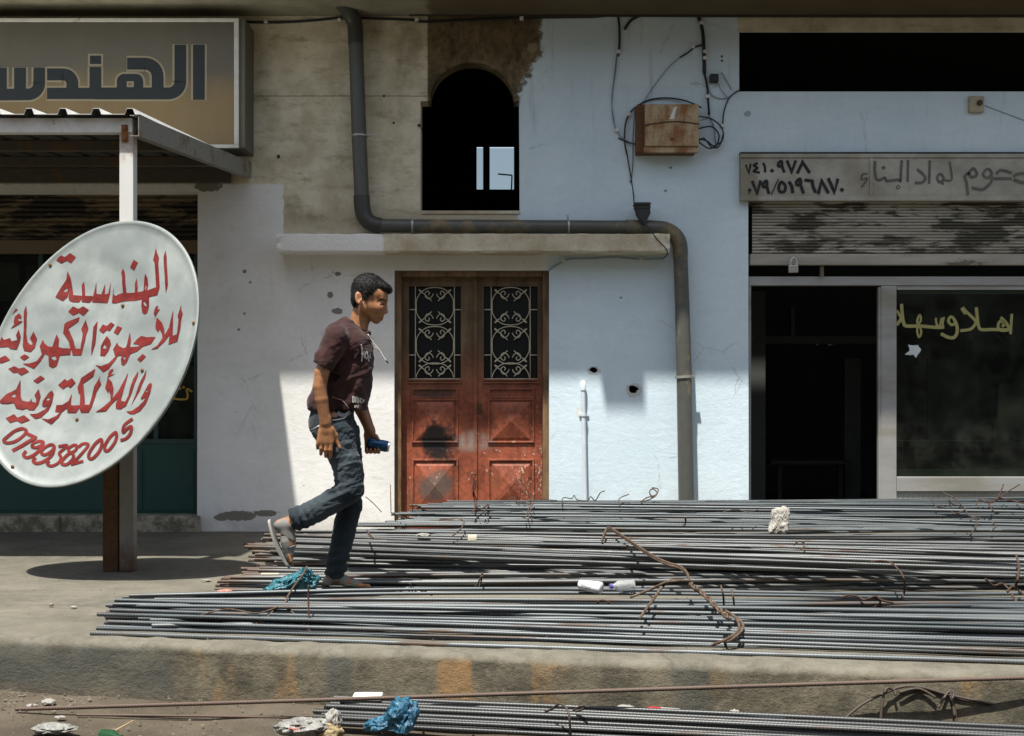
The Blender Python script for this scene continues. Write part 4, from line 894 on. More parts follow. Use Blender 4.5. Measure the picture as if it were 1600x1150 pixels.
mb = MB(); mb.lathe([(.018, 0), (.020, -.018), (.012, -.022)], at(1530, 161, -.035), 'y', 12); mb.build('knob', plain('dark_knob', (.05, .04, .03), .6), ob)
mb = MB(); mb.tube([at(1539, 165, -.004), at(1600, 188, -.004), at(1700, 215, -.004)], .003, 6); mb.build('cable', gry, ob)
pl = thing('padlock', 'small steel padlock hanging from the right shutter', 'padlock', tuple(at(1240, 426, -.03)))
mb = MB(); mb.pbox(1232.5, 414, 1247.5, 426, -.045, -.015, .006); mb.build('lock_body', plain('brass_grey', (.42, .40, .34), .35, .6), pl)
mb = MB(); mb.tube(smooth_path([at(1235.5, 416, -.03), at(1235.5, 408, -.03), at(1240, 402.5, -.03), at(1244.5, 408, -.03), at(1244.5, 416, -.03)], 5), .0065, 8); mb.build('shackle', plain('steel_shackle', (.55, .55, .53), .3, .9), pl, smooth=True)
# ------------------------------------------------------------------ the walking boy: bodies grown from blended volumes, units = photo pixels at his distance
YM = -3.2; SM = (D+YM)/F
def PW(x, y, d=0.0): return Vector(((x-800)*SM, YM+d*SM, CZ-(y-HZ)*SM))
def U(p):                                                  # where a limb nearer or farther than the body plane has to stand
    k = 1+p[2]*SM/(D+YM); return (800+(p[0]-800)*k, HZ+(p[1]-HZ)*k, p[2])
class Vol:
    u = False
    def __init__(s, lo, hi, h):
        s.h = h; s.lo = np.array(lo, np.float32); n = (np.ceil((np.array(hi)-s.lo)/h)).astype(int)+1
        s.ax = [s.lo[i]+h*np.arange(n[i], dtype=np.float32) for i in range(3)]; s.f = np.full(tuple(n), 50., np.float32)
    def win(s, lo, hi):
        sl = []
        for i in range(3):
            a = max(0, int((lo[i]-s.lo[i])/s.h)); b = min(len(s.ax[i]), int((hi[i]-s.lo[i])/s.h)+2); sl.append(slice(a, max(a+1, b)))
        sl = tuple(sl); return sl, s.ax[0][sl[0]][:, None, None], s.ax[1][sl[1]][None, :, None], s.ax[2][sl[2]][None, None, :]
    def put(s, sl, g, k, sub):
        f = s.f[sl]
        if sub:
            g = -g; h = np.maximum(k-np.abs(f-g), 0)/k; s.f[sl] = np.maximum(f, g)+h*h*k/4
        else:
            h = np.maximum(k-np.abs(f-g), 0)/k; s.f[sl] = np.minimum(f, g)-h*h*k/4
    def rc(s, a, b, ra, rb, k=3., sub=False, flat=1.0):    # tapered capsule; flat squeezes it sideways (d)
        if s.u: a, b = U(a), U(b)
        a = np.array(a, np.float32); b = np.array(b, np.float32); m = max(ra, rb)+k+4
        sl, x, y, z = s.win(np.minimum(a, b)-m, np.maximum(a, b)+m)
        za, zb = a[2]/flat, b[2]/flat; z = z/flat
        ux, uy, uz = b[0]-a[0], b[1]-a[1], zb-za; L = ux*ux+uy*uy+uz*uz+1e-6
        t = np.clip(((x-a[0])*ux+(y-a[1])*uy+(z-za)*uz)/L, 0, 1)
        g = np.sqrt((x-a[0]-t*ux)**2+(y-a[1]-t*uy)**2+(z-za-t*uz)**2)-(ra+(rb-ra)*t)
        s.put(sl, g*(min(1, flat) if flat < 1 else 1), k, sub)
    def chain(s, pts, rs, k=3., flat=1.0):
        for i in range(len(pts)-1): s.rc(pts[i], pts[i+1], rs[i], rs[i+1], k, False, flat)
    def el(s, c, r, rot=0., k=3., sub=False, roll=0.):
        m = max(r)+k+4; sl, x, y, z = s.win(np.array(c)-m, np.array(c)+m); ca, sa = math.cos(math.radians(rot)), math.sin(math.radians(rot))
        X_, Y_, Z_ = x-c[0], y-c[1], z-c[2]; p = (X_*ca+Y_*sa); q = (-X_*sa+Y_*ca)
        if roll: cr, sr = math.cos(math.radians(roll)), math.sin(math.radians(roll)); q, Z_ = q*cr+Z_*sr, -q*sr+Z_*cr
        k0 = np.sqrt((p/r[0])**2+(q/r[1])**2+(Z_/r[2])**2); k1 = np.sqrt((p/r[0]**2)**2+(q/r[1]**2)**2+(Z_/r[2]**2)**2)+1e-6
        s.put(sl, k0*(k0-1)/k1, k, sub)
    def cut(s, p, n, k=1.5):                               # remove everything on the side n points to
        n = np.array(n, np.float32); n /= np.linalg.norm(n)
        g = (s.ax[0][:, None, None]-p[0])*n[0]+(s.ax[1][None, :, None]-p[1])*n[1]+(s.ax[2][None, None, :]-p[2])*n[2]
        h = np.maximum(k-np.abs(s.f-g), 0)/k; s.f = np.maximum(s.f, g)+h*h*k/4
    def keep_poly(s, poly, k=1.5):
        x = s.ax[0][:, None]; y = s.ax[1][None, :]; d = np.full((x.shape[0], y.shape[1]), 1e9, np.float32); ins = np.zeros(d.shape, bool)
        for i in range(len(poly)):
            (ax, ay), (bx, by) = poly[i-1], poly[i]; ex, ey = bx-ax, by-ay; t = np.clip(((x-ax)*ex+(y-ay)*ey)/(ex*ex+ey*ey), 0, 1)
            d = np.minimum(d, (x-ax-t*ex)**2+(y-ay-t*ey)**2); c = ((ay > y) != (by > y)); xi = ax+(y-ay)*ex/(ey if abs(ey) > 1e-9 else 1e-9); ins ^= c & (x < xi)
        g = np.where(ins, -np.sqrt(d), np.sqrt(d))[:, :, None]
        h = np.maximum(k-np.abs(s.f-g), 0)/k; s.f = np.maximum(s.f, g)+h*h*k/4
    def disp(s, fn): s.f += fn(s.ax[0][:, None, None], s.ax[1][None, :, None], s.ax[2][None, None, :]).astype(np.float32)
    def mesh(s, name):
        f = s.f; ins = f < 0; nx, ny, nz = f.shape
        C = [(i, j, k) for i in (0, 1) for j in (0, 1) for k in (0, 1)]
        cnt = sum(ins[i:nx-1+i, j:ny-1+j, k:nz-1+k].astype(np.int8) for i, j, k in C)
        ijk = np.argwhere((cnt > 0) & (cnt < 8)); N = len(ijk); idx = np.full((nx, ny, nz), -1, np.int32); idx[ijk[:, 0], ijk[:, 1], ijk[:, 2]] = np.arange(N)
        V = [f[ijk[:, 0]+i, ijk[:, 1]+j, ijk[:, 2]+k] for i, j, k in C]
        P = np.zeros((N, 3)); W = np.zeros(N)
        for a in range(8):
            for b in range(a+1, 8):
                ca, cb = np.array(C[a]), np.array(C[b])
                if abs(ca-cb).sum() != 1: continue
                m = (V[a] < 0) != (V[b] < 0); t = np.where(m, V[a]/np.where(m, V[a]-V[b], 1), 0)
                P += (ca[None]+(cb-ca)[None]*t[:, None])*m[:, None]; W += m
        P = (P/W[:, None]+ijk)*s.h+s.lo
        Q = []
        for ax in range(3):
            o = [0, 0, 0]; o[ax] = 1; u, v = (ax+1) % 3, (ax+2) % 3
            A = ins[:nx-o[0], :ny-o[1], :nz-o[2]]; Bb = ins[o[0]:, o[1]:, o[2]:]; e = np.argwhere(A != Bb); e = e[(e[:, u] > 0) & (e[:, v] > 0)]
            du = np.zeros(3, int); dv = np.zeros(3, int); du[u] = 1; dv[v] = 1
            g = lambda q: idx[q[:, 0], q[:, 1], q[:, 2]]
            q = np.stack([g(e), g(e-du), g(e-du-dv), g(e-dv)], 1); fl = A[e[:, 0], e[:, 1], e[:, 2]]; q[~fl] = q[~fl][:, ::-1]; Q.append(q)
        Q = np.concatenate(Q); Q = Q[(Q >= 0).all(1)]
        Wd = np.empty((N, 3), np.float32); Wd[:, 0] = (P[:, 0]-800)*SM; Wd[:, 1] = YM+P[:, 2]*SM; Wd[:, 2] = CZ-(P[:, 1]-HZ)*SM
        me = bpy.data.meshes.new(name); me.vertices.add(N); me.vertices.foreach_set('co', Wd.ravel()); me.loops.add(len(Q)*4); me.polygons.add(len(Q))
        me.loops.foreach_set('vertex_index', Q.ravel().astype(np.int32)); me.polygons.foreach_set('loop_start', np.arange(len(Q), dtype=np.int32)*4); me.polygons.foreach_set('loop_total', np.full(len(Q), 4, np.int32))
        me.update(calc_edges=True); me.validate(); return me
pb = thing('person', 'boy in a maroon hooded t-shirt, blue jeans and grey sandals stepping over the steel bars', 'person', tuple(PW(545, 920)))
def ridge(p, f, o): w = Vector((p.x*f[0], p.y*f[1], p.z*f[2]+o)); w = w+Vector((mnoise.noise(w*.6), 0, mnoise.noise(w*.6+Vector((5, 0, 0)))))*.8; return .45-abs(mnoise.noise(w))*1.6
def crumple(me, fn):
    n = len(me.vertices)*3; co = np.empty(n, np.float32); me.vertices.foreach_get('co', co); nn = np.empty(n, np.float32); me.vertices.foreach_get('normal', nn); co = co.reshape(-1, 3)
    d = np.array([fn(Vector(c)) for c in co.tolist()], np.float32); me.vertices.foreach_set('co', (co+nn.reshape(-1, 3)*d[:, None]).ravel()); me.update()
# --- skin: one continuous body
v = Vol((418, 418, -72), (622, 926, 72), 1.15)
v.el((576.5, 452.5, 0), (26, 24.5, 22.6), 12, 4); v.el((590, 462, 0), (16.4, 14, 19.5), 0, 6)
v.el((587.5, 477, 0), (15, 19, 18.5), -12, 6)
for d in (-1, 1):
    v.rc((575, 486, 11*d), (586, 498, 6*d), 4.5, 6, 9); v.el((574, 478, 10*d), (10, 12, 10), 0, 8); v.el((592, 482, 11.5*d), (8, 6.5, 6), 0, 5)        # jaw line, cheek
    v.rc((603.2, 469.2, 3*d), (597, 467.5, 14*d), 2.2, 2.2, 4)                                               # brow
    v.el((603, 474.4, 8.5*d), (4.5, 3.4, 5), 0, 3, True)                                                 # eye socket
    v.el((599.3, 475.4, 9*d), (3.0, 2.5, 4.0), 0, 1.0)                                                     # eyelids
    v.el((599.8, 489.0, 3.4*d), (2.7, 2.2, 2.3), 0, 1.5)                                                   # nostril wing
v.el((588.6, 500.3, 0), (5.6, 5.3, 8), -20, 5); v.el((591.6, 492.5, 0), (6.6, 7, 9.5), 0, 5)
v.rc((602.4, 472.5, 0), (603.2, 486, 0), 2.2, 2.8, 3); v.el((603.4, 488.0, 0), (2.5, 2.3, 3.1), 0, 2)
v.el((597.2, 495.0, 0), (2.6, 1.9, 5.6), -25, 2.2); v.el((596.2, 498.9, 0), (2.5, 2.0, 5.2), -15, 2.2)
for d in (-1, 1):
    v.el((563.2, 468, 24.2*d), (5.6, 10.6, 2.6), -10, 1.6, roll=10*d); v.el((564.4, 467, 26.6*d), (3.2, 7.2, 2.4), -10, 1.5, True); v.el((566.3, 472, 26*d), (1.6, 2.6, 1.4), 0, 1)
v.rc((564, 482, 0), (557, 514, 0), 12, 13.5, 7); v.rc((572, 497, 0), (566, 516, 0), 6, 8, 6)
v.rc((548, 528, -28), (548, 528, 28), 9, 9, 8); v.rc((546, 540, 0), (532, 605, 0), 30, 22, 8); v.rc((520, 642, -8), (528, 642, 8), 15, 15, 8)
# right arm (near side), hanging
v.u = True
v.chain([(526, 530, -44), (503, 582, -57), (499.5, 604, -58)], [14, 11, 10.2], 1.5); v.chain([(499.5, 604, -58), (502.5, 624, -57), (508.5, 660, -53)], [10.2, 10.0, 8.0], 1.5)
v.rc((508.5, 655, -53), (509.5, 672, -52), 8.4, 8.8, 4, flat=.75)
v.rc((509, 672, -51.5), (508, 688, -50.5), 10.2, 10.8, 3, flat=.55); v.rc((503.5, 676, -51), (502, 689, -50), 6, 6.5, 3, flat=.7); v.rc((515, 675, -51.5), (516, 689, -50.5), 6, 6.3, 3, flat=.75)
FING = [([(498.5, 687, -50.5), (496.6, 694.5, -50), (496.2, 700.5, -46.5)], [3.5, 3.0, 2.4]), ([(504, 690, -51), (502, 700.5, -51), (501.5, 709.5, -47)], [3.7, 3.3, 2.6]),
        ([(510.5, 691, -51.5), (509.5, 703, -52), (509, 713, -47.5)], [3.8, 3.4, 2.7]), ([(517, 690, -51.5), (516.6, 703, -51.5), (516, 715, -47)], [3.8, 3.3, 2.6])]
for p, r in FING: v.chain(p, r, 1.0)
v.chain([(518, 671, -50), (524, 680, -46), (527, 691, -45), (531, 699.5, -46)], [5.2, 4.4, 3.3, 2.5], 2)
# left arm (far side), reaching forward with the can
v.chain([(548, 530, 42), (556, 585, 54), (557, 610, 53)], [15, 12.5, 11.5], 1.5); v.chain([(557, 610, 53), (565, 640, 50), (578.5, 673, 46)], [11.5, 11.0, 7.8], 1.5)
v.rc((577, 671, 47), (581, 688, 47.5), 8, 8.6, 3, flat=.75); v.rc((574, 680, 47), (577, 696, 47), 6, 7, 3, flat=.8)
for i, (x, l) in enumerate(((573, .86), (579, 1.), (585.3, 1.02), (591, .95))):
    v.chain([(x, 692, 47), (x+.2, 704.2, 44), (x+.4, 706.2, 35), (x+.2, 702.5, 26.5)], [3.7, 3.5, 3.1, 2.4], .9)
v.chain([(583, 681, 46), (587, 682.2, 38), (590.8, 686.3, 31)], [5, 3.9, 2.9], 2)
# legs and feet inside jeans and sandals
v.chain([(520, 655, -20), (548, 765, -22), (452, 818, -22)], [22, 15, 9], 6); v.chain([(532, 655, 20), (548, 790, 20), (523, 900, 20)], [22, 14, 9], 6)
v.rc((455, 817, -22), (437, 820, -22), 11, 8.5, 5); v.rc((447, 822, -22), (452, 850, -22), 11, 9.5, 5); v.rc((448.5, 846, -22), (453, 870, -22), 8.5, 5.5, 3, flat=1.2)
for i, dz in enumerate((-29.5, -26, -22.5, -19, -14)): v.rc((451, 866, dz), (455+(i == 4)*1.5, 877+i*1.5, dz), 2.3+.25*(i == 4)*3, 2.1+.2*(i == 4)*3, 1)
v.rc((521, 898, 20), (512, 909, 20), 9, 7, 4); v.rc((522, 900, 20), (545, 909, 20), 9, 7, 4); v.rc((543, 909.5, 20), (562, 913.5, 20), 7, 4.6, 3, flat=1.35)
for i, dz in enumerate((30, 26, 22, 18, 12.5)): v.rc((560, 914, dz), (570+i*1.6, 915.6, dz), 2.5+.5*(i == 4), 2.2+.6*(i == 4), 1)
def mat_skin():
    m = Mat('brown_skin'); n = m.noise(30, 5, .6); g = m.noise(120, 3, .6); c = m.mix(n.st(.3, .7), (.215, .095, .040), (.315, .145, .064))
    m.b.inputs['Subsurface Weight'].default_value = .12; m.b.inputs['Subsurface Radius'].default_value = (.012, .005, .003); m.b.inputs['Subsurface Scale'].default_value = .5
    return m.done(c, .48, g, .12, .002, 0, .45)
body = link('body', v.mesh('body'), mat_skin(), pb, True)
# --- hair
v = Vol((540, 416, -36), (622, 492, 36), .8)
v.el((575.5, 452.3, 0), (26.4, 25.4, 24.0), 12, 4); v.el((598, 448.5, 0), (15.5, 8.5, 17), 27, 5); v.el((565, 468, 0), (16, 18, 24), 0, 5); v.rc((573.5, 460, -21.6), (574.5, 471, -21.0), 3, 1.8, 2); v.rc((573.5, 460, 21.6), (574.5, 471, 21.0), 3, 1.8, 2)
v.keep_poly([(543, 478), (551, 482.5), (556.5, 481), (557.5, 466), (559.5, 459.5), (564, 457), (569.5, 459), (571, 467), (574, 472), (577.5, 467), (580, 463.5), (588, 461), (596, 459.5), (603, 457), (608, 459), (612, 459.5), (618, 452), (616, 430), (590, 416), (560, 416), (540, 440)], 1.2)
m = Mat('black_hair'); n = m.noise(160, 4, .7, (1, 1, .25), rot=(0, .5, 0)); hm = m.done(m.mix(n, (.003, .003, .003), (.009, .008, .007)), .6, n, .8, .005, 0, .25)
hme = v.mesh('hair'); crumple(hme, lambda p: .0012*ridge(Vector((p.x+p.z*.6, p.y, p.z-p.x*.6)), (60, 70, 160), 2)+.0012*ridge(p, (130, 110, 280), 5))
hair = link('hair', hme, hm, pb, True)
mb = MB(); rh = random.Random(3); hv = hme.vertices
for i in range(3200):
    q = hv[rh.randrange(len(hv))]; n_ = q.normal.copy(); p = q.co.copy()
    fl = Vector((.55+rh.uniform(-.5, .5), rh.uniform(-.5, .5), -.55+rh.uniform(-.4, .5)+.5*max(0, n_.z))); fl = (fl-n_*fl.dot(n_)); fl = fl.normalized() if fl.length > .01 else Vector((1, 0, 0)); L = rh.uniform(.007, .014); k = rh.uniform(.10, .32)
    mb.tube([p-n_*.002, p+fl*L*.5+n_*L*k*.7, p+fl*L+n_*L*k*.8], [.0008, .0007, .0002], 3, False)
mb.build('hair_strands', hm, hair, fix=False)
# --- shirt
v = Vol((472, 488, -80), (592, 652, 80), 1.1)
v.el((550, 542, 0), (30, 33, 47), 18, 10); v.el((540, 585, 0), (42, 44, 45), 14, 14); v.el((531, 616, 0), (46, 36, 43), 10, 12); v.rc((516, 640, -8), (516, 640, 8), 34, 34, 10); v.rc((540, 640, -8), (540, 640, 8), 33, 33, 10); v.rc((549, 519, -14), (530, 530, -42), 14, 17, 9); v.rc((551, 519, 14), (545, 530, 42), 14, 17, 9); v.el((568, 560, 0), (14, 34, 30), 0, 10)
v.u = True; v.rc((526, 528, -46), (503, 572, -57), 19, 16.5, 6); v.rc((548, 530, 42), (557, 580, 54), 19, 17, 6); v.u = False
v.el((531, 512, 0), (22, 12, 30), -28, 6); v.rc((539, 504, -17), (539, 504, 17), 5.5, 5.5, 5); v.rc((547, 504, -17), (574, 521, -9), 4.2, 3.4, 3); v.rc((547, 504, 17), (574, 521, 9), 4.2, 3.4, 3); v.rc((574, 520, -9), (574, 520, 9), 3.6, 3.6, 3)
f0 = v.f.copy()
# open hem, sleeve ends and neck
v.cut((528, 641, 0), (.02, 1, 0), 2)
def sleeve_cut(vv, p, n, side):
    n = np.array(n, np.float32); n /= np.linalg.norm(n); x = vv.ax[0][:, None, None]; y = vv.ax[1][None, :, None]; z = vv.ax[2][None, None, :]
    g = (x-p[0])*n[0]+(y-p[1])*n[1]+(z-p[2])*n[2]; reg = np.sqrt((x-p[0])**2+(y-p[1])**2+(z-p[2])**2)-34
    reg = np.maximum(reg, (z+36) if side < 0 else -(z-42)); vv.f = np.maximum(vv.f, -np.maximum(-g, reg))
sleeve_cut(v, U((503.5, 572, -57)), (-.42, .9, -.10), -1); sleeve_cut(v, U((557, 582, 55)), (.08, 1, .2), 1)
for a, b, r0, r1 in (((562, 478, 0), (557, 510, 0), 14.2, 14.2),): v.rc(a, b, r0, r1, 1.5, True)
def folds(x, y, z):
    a = 1.5*np.sin((y-560)*.13+(x-540)*.17+np.sin(z*.07+x*.05)*1.6)*np.clip((y-545)/60, 0, 1)*np.clip((652-y)/40, .2, 1)
    b = .9*np.sin((x-520)*.30-(y-600)*.12+z*.10)*np.clip((y-600)/30, 0, 1)
    c = 1.1*np.sin((x-500)*.10+(y-540)*.22+np.sin(z*.1+x*.08)*1.2)*np.clip((528-x)/20, 0, 1)*np.clip((y-525)/15, 0, 1)
    e = .8*np.sin(y*.33+x*.15+z*.21)*np.clip((530-y)/20, 0, 1)
    g = .5*np.sin(x*.17-y*.11+np.sin(z*.07+y*.05)*1.6)
    return a+b+c+e*.3+g
v.disp(folds)
def mat_cloth(name, a, b, weave=900, bs=.25, fade=None):
    m = Mat(name); n = m.noise(9, 6, .65); g = m.noise(70, 4, .7); w = m.noise(weave, 2, .5); c = m.mix(n.st(.3, .7), a, b)
    if fade: c = fade(m, c)
    m.b.inputs['Sheen Weight'].default_value = .1
    return m.done(m.scale(c, w*.16+.92), .9, g*.8+n*.7, bs, .006, 0, .2)
tm = v.mesh('tshirt')
crumple(tm, lambda p: .0050*ridge(Vector((p.x+p.z*.5, p.y, p.z-p.x*.6)), (9, 7, 17), 1)+.0025*ridge(p, (20, 14, 26), 6)+.0014*ridge(Vector((p.x-p.z*.3, p.y, p.z)), (38, 26, 60), 9))
shirt = link('tshirt', tm, mat_cloth('maroon_jersey', (.023, .0085, .0078), (.037, .0138, .0125)), pb, True)
# --- jeans
v = Vol((428, 634, -66), (586, 912, 66), 1.15); v.u = True
v.rc((519, 668, -14), (521, 668, 14), 31, 31, 8); v.el((516, 660, 0), (33, 26, 40), 0, 8)
v.chain([(524, 676, -19), (540, 722, -22), (547, 764, -22)], [30, 22, 20.5], 6); v.chain([(547, 765, -22), (500, 795, -22), (462, 812, -22)], [20.5, 17.6, 18.6], 4)
v.chain([(536, 676, 18), (548, 740, 20), (546, 792, 20), (524, 893, 20)], [26, 20, 18.5, 16], 6)
v.rc((511, 642, -12), (511, 642, 12), 25, 25, 6); v.rc((530, 642, -12), (530, 642, 12), 24, 24, 6)
v.cut((500, 637, 0), (.03, -1, 0), 1.5)
def cuff(vv, p, n, rad):
    n = np.array(n, np.float32); n /= np.linalg.norm(n); x = vv.ax[0][:, None, None]; y = vv.ax[1][None, :, None]; z = vv.ax[2][None, None, :]
    g = (x-p[0])*n[0]+(y-p[1])*n[1]+(z-p[2])*n[2]; reg = np.sqrt((x-p[0])**2+(y-p[1])**2+(z-p[2])**2)-rad; vv.f = np.maximum(vv.f, -np.maximum(-g, reg))
cuff(v, U((457, 815, -22)), (-.92, .35, 0), 34); cuff(v, U((522, 902, 20)), (-.1, 1, 0), 32)
v.rc((457, 815, -22), (430, 826, -22), 14, 14, 1.5, True)
def jf(x, y, z):
    kn = np.exp(-(((x-535)/26)**2+((y-765)/30)**2)); a = 1.7*np.sin((x-530)*.22+(y-765)*.46+np.sin(z*.15+x*.11)*1.1)*kn
    hp = np.exp(-(((y-680)/26)**2)); b = 1.1*np.sin((y-680)*.34-(x-530)*.20+z*.06+np.sin(x*.13)*1.2)*hp*np.clip((x-505)/20, 0, 1)
    ck = np.exp(-(((x-472)/24)**2+((y-812)/26)**2)); c = 2.3*np.sin((x-470)*.50-(y-810)*.25+np.sin(z*.2)*1.1)*ck
    bt = np.clip((y-850)/30, 0, 1)*(x > 495); e = 1.5*np.sin(y*.42+x*.12+np.sin(z*.18)*1.3)*bt
    th = .5*np.sin((x-540)*.20+(y-720)*.10+z*.1)*np.clip((y-690)/20, 0, 1)*np.clip((760-y)/20, 0, 1); g = .4*np.sin(x*.6+y*.3)*np.sin(z*.5+y*.2)
    return (a+b)*.6+c*.8+e*.8+th+g*.6
v.disp(jf)
def fade(m, c):
    x, y, z = m.xyz(); th = PW(543, 720); n = m.noise(14, 6, .7, (1, 1, .5))
    a = (x-th.x)/.075; b = (z-th.z)/.17; f = (a*a+b*b+(n-.5)*1.2).st(1.1, .2)*y.st(YM+.01, YM-.05)
    sh = PW(505, 792); a2 = (x-sh.x)/.13; b2 = (z-sh.z)/.09; f2 = (a2*a2+b2*b2+(n-.5)*1.2).st(1.1, .2)*y.st(YM+.01, YM-.05)
    c = m.mix(f.max(f2*.7)*.55, c, (.058, .074, .084)); return m.mix(m.noise(22, 3, .6, (1, 1, .7)).st(.69, .72)*.5*f.max(f2), c, (.28, .30, .31))
jm = v.mesh('jeans')
crumple(jm, lambda p: .0042*ridge(p, (9, 6, 22), 3)+.0028*ridge(Vector((p.x+p.z*.7, p.y, p.z-p.x*.4)), (14, 9, 34), 8)+.0018*ridge(p, (30, 22, 75), 5))
jeans = link('jeans', jm, mat_cloth('blue_denim', (.0085, .0145, .019), (.0175, .028, .035), 700, .5, fade), pb, True)
# --- sandals: soles and straps
sole = plain('sandal_sole', (.24, .23, .20), .7); strap = plain('sandal_strap', (.155, .15, .138), .7, var=.4, scale=40); inner = plain('sandal_lining', (.05, .045, .04), .8)
def strip(pts, w, nrm, th=.004):
    P = smooth_path(pts, 6); mb = MB(); vs = []
    for i, p in enumerate(P):
        t = (P[min(i+1, len(P)-1)]-P[max(i-1, 0)]).normalized(); u = Vector(nrm).normalized()
        q = t.cross(u).normalized() if abs(t.dot(u)) < .98 else Vector((0, 0, 1)); o = q.cross(t).normalized()*th
        vs += [p+u*w/2, p-u*w/2, p-u*w/2+o, p+u*w/2+o]
    mb.add(vs, [(4*i+k, 4*i+(k+1) % 4, 4*i+4+(k+1) % 4, 4*i+4+k) for i in range(len(P)-1) for k in range(4)]+[(0, 1, 2, 3), tuple(len(vs)-4+k for k in range(4))]); return mb
# lifted foot: sole runs down from heel to toe along the back of the picture plane
def sandal(cx, path, dc, wid, side):
    mb = MB(); P = smooth_path([(*U((p[0], p[1], dc))[:2], 0) for p in path], 5); n = len(P); vs = []
    for i, p in enumerate(P):
        t = (P[min(i+1, n-1)]-P[max(i-1, 0)]).normalized(); nn = Vector((-t.y, t.x, 0))*side; u = i/(n-1)
        w = wid*(.55+.45*math.sin(math.pi*min(1, u*1.15)**.8))*(1 if u < .9 else math.sqrt(max(.05, 1-((u-.9)/.1)**2*.9)))*(math.sqrt(min(1, u/.06+.12)))
        for (a, b) in ((-1, 0), (1, 0), (1, 1), (-1, 1)): q = p+nn*(3.8*b); vs.append(PW(q.x, q.y, dc+a*w))
    mb.add(vs, [(4*i+k, 4*i+(k+1) % 4, 4*i+4+(k+1) % 4, 4*i+4+k) for i in range(n-1) for k in range(4)]+[(0, 1, 2, 3), tuple(4*(n-1)+k for k in range(4))]); return mb
s1 = sandal(0, [(423, 811), (427, 826), (433, 846), (443, 868), (455, 886)], -22, 11.5, 1)
S1 = s1.build('sandal', sole, pb, smooth=50)
def shell_straps(lo, hi, limbs, polys, grow, par):
    for poly in polys:
        w = Vol(lo, hi, .8); w.u = True
        for args in limbs: w.rc(*args)
        w.f -= grow; w.keep_poly([U((x, y, par[1]))[:2] for x, y in poly], .8)
        link('strap', w.mesh('strap'), strap, par[0], True)
F1 = [((455, 817, -22), (437, 820, -22), 11, 8.5, 5), ((447, 822, -22), (452, 850, -22), 11, 9.5, 5), ((448.5, 846, -22), (453, 870, -22), 8.5, 5.5, 3, False, 1.2)]
shell_straps((415, 795, -44), (485, 892, -2), F1, ([(427, 818), (446, 808), (470, 836), (464, 847), (446, 836), (430, 828)], [(437, 838), (452, 836), (458, 868), (444, 866)], [(440, 858), (470, 848), (470, 862), (446, 873)]), 1.5, (S1, -22))
s2 = sandal(0, [(503, 914), (512, 917), (530, 918.5), (553, 919.5), (572, 920), (580, 918.5)], 20, 12, 1)
S2 = s2.build('sandal', inner, pb, smooth=50)
F2 = [((521, 898, 20), (512, 909, 20), 9, 7, 4), ((522, 900, 20), (545, 909, 20), 9, 7, 4), ((543, 909.5, 20), (562, 913.5, 20), 7, 4.6, 3, False, 1.35)]
shell_straps((495, 882, 0), (585, 928, 42), F2, ([(498, 902), (512, 898), (518, 910), (498, 916)], [(516, 890), (528, 896), (532, 906), (514, 911)], [(532, 898), (546, 900), (542, 920), (529, 920)], [(551, 902), (564, 905), (561, 922), (549, 922)], [(502, 909), (562, 911.5), (562, 915.5), (502, 913.5)]), 1.4, (S2, 20))
# --- eyes, brows, drawstring, prints and stitching laid on the clothes
em = plain('eye_dark', (.010, .007, .005), .2); 
bvb = BVHTree.FromPolygons([x.co.copy() for x in body.data.vertices], [p.vertices[:] for p in body.data.polygons])
bvs = BVHTree.FromPolygons([x.co.copy() for x in shirt.data.vertices], [p.vertices[:] for p in shirt.data.polygons])
bvj = BVHTree.FromPolygons([x.co.copy() for x in jeans.data.vertices], [p.vertices[:] for p in jeans.data.polygons])
def onmesh(bv, off=.0025, s=-1):
    eye = Vector((0, -D, CZ)); last = [0.0]
    def fn(x, y, k=0.0):
        if s > 0:
            p = PW(x, y, 70); h = bv.ray_cast(p, Vector((0, -1, 0)))
            return Vector((p.x, (h[0].y if h[0] is not None else YM)+off+k, p.z))
        d = (PW(x, y)-eye).normalized(); h = bv.ray_cast(eye, d)
        if h[0] is not None: last[0] = h[3]
        return eye+d*((last[0] or (PW(x, y)-eye).length)-off-k)
    return fn
for s in (-1, 1):
    ink = Ink(onmesh(bvb, .0012, s)); ink.stroke([(589, 471.2), (593, 468.9), (598, 468.2), (602.3, 469.6)], 1.9, n=8, taper=.5); 
    ink.build('eyebrow', hm, pb)
    ink = Ink(onmesh(bvb, .0009, s)); ink.stroke([(593.6, 476.3), (596, 475.4), (599, 475.0), (601.6, 475.6)], 2.6, n=10, taper=.75)
    ink.build('eye', em, pb)
ink = Ink(onmesh(bvb, .0010)); ink.stroke([(591.5, 496.4), (594.5, 496.9), (597.6, 497.0)], .9, n=8); ink.build('mouth_line', plain('lip_dark', (.07, .025, .018), .6), pb)
# eyelid skin for the near brow side is part of the body; clothes' prints follow
wp = plain('white_print', (.42, .39, .36), .7)
Ts = lambda x, y: (480+x/6.764, 490+y/6.764)
ink = Ink(onmesh(bvs))
def pr(pts, w=2.0, **k): ink.stroke(pts, w, tr=Ts, n=8, **k)
pr([(572, 322), (582, 420), (576, 505)], 2.3); pr([(600, 395), (606, 470)], 1.7); pr([(578, 430), (604, 432)], 1.4)
pr([(628, 400), (614, 440), (628, 480), (640, 440)], 1.6, closed=True); pr([(650, 440), (652, 505)], 1.5); pr([(672, 420), (662, 455), (676, 470)], 1.4)
ink.build('chest_print', wp, shirt)
ink = Ink(onmesh(bvs)); pr([(500, 385), (530, 378), (540, 395), (525, 430), (500, 470), (512, 420)], 2.0); ink.build('star_print', plain('faded_print', (.14, .085, .085), .8), shirt)
ink = Ink(onmesh(bvs))
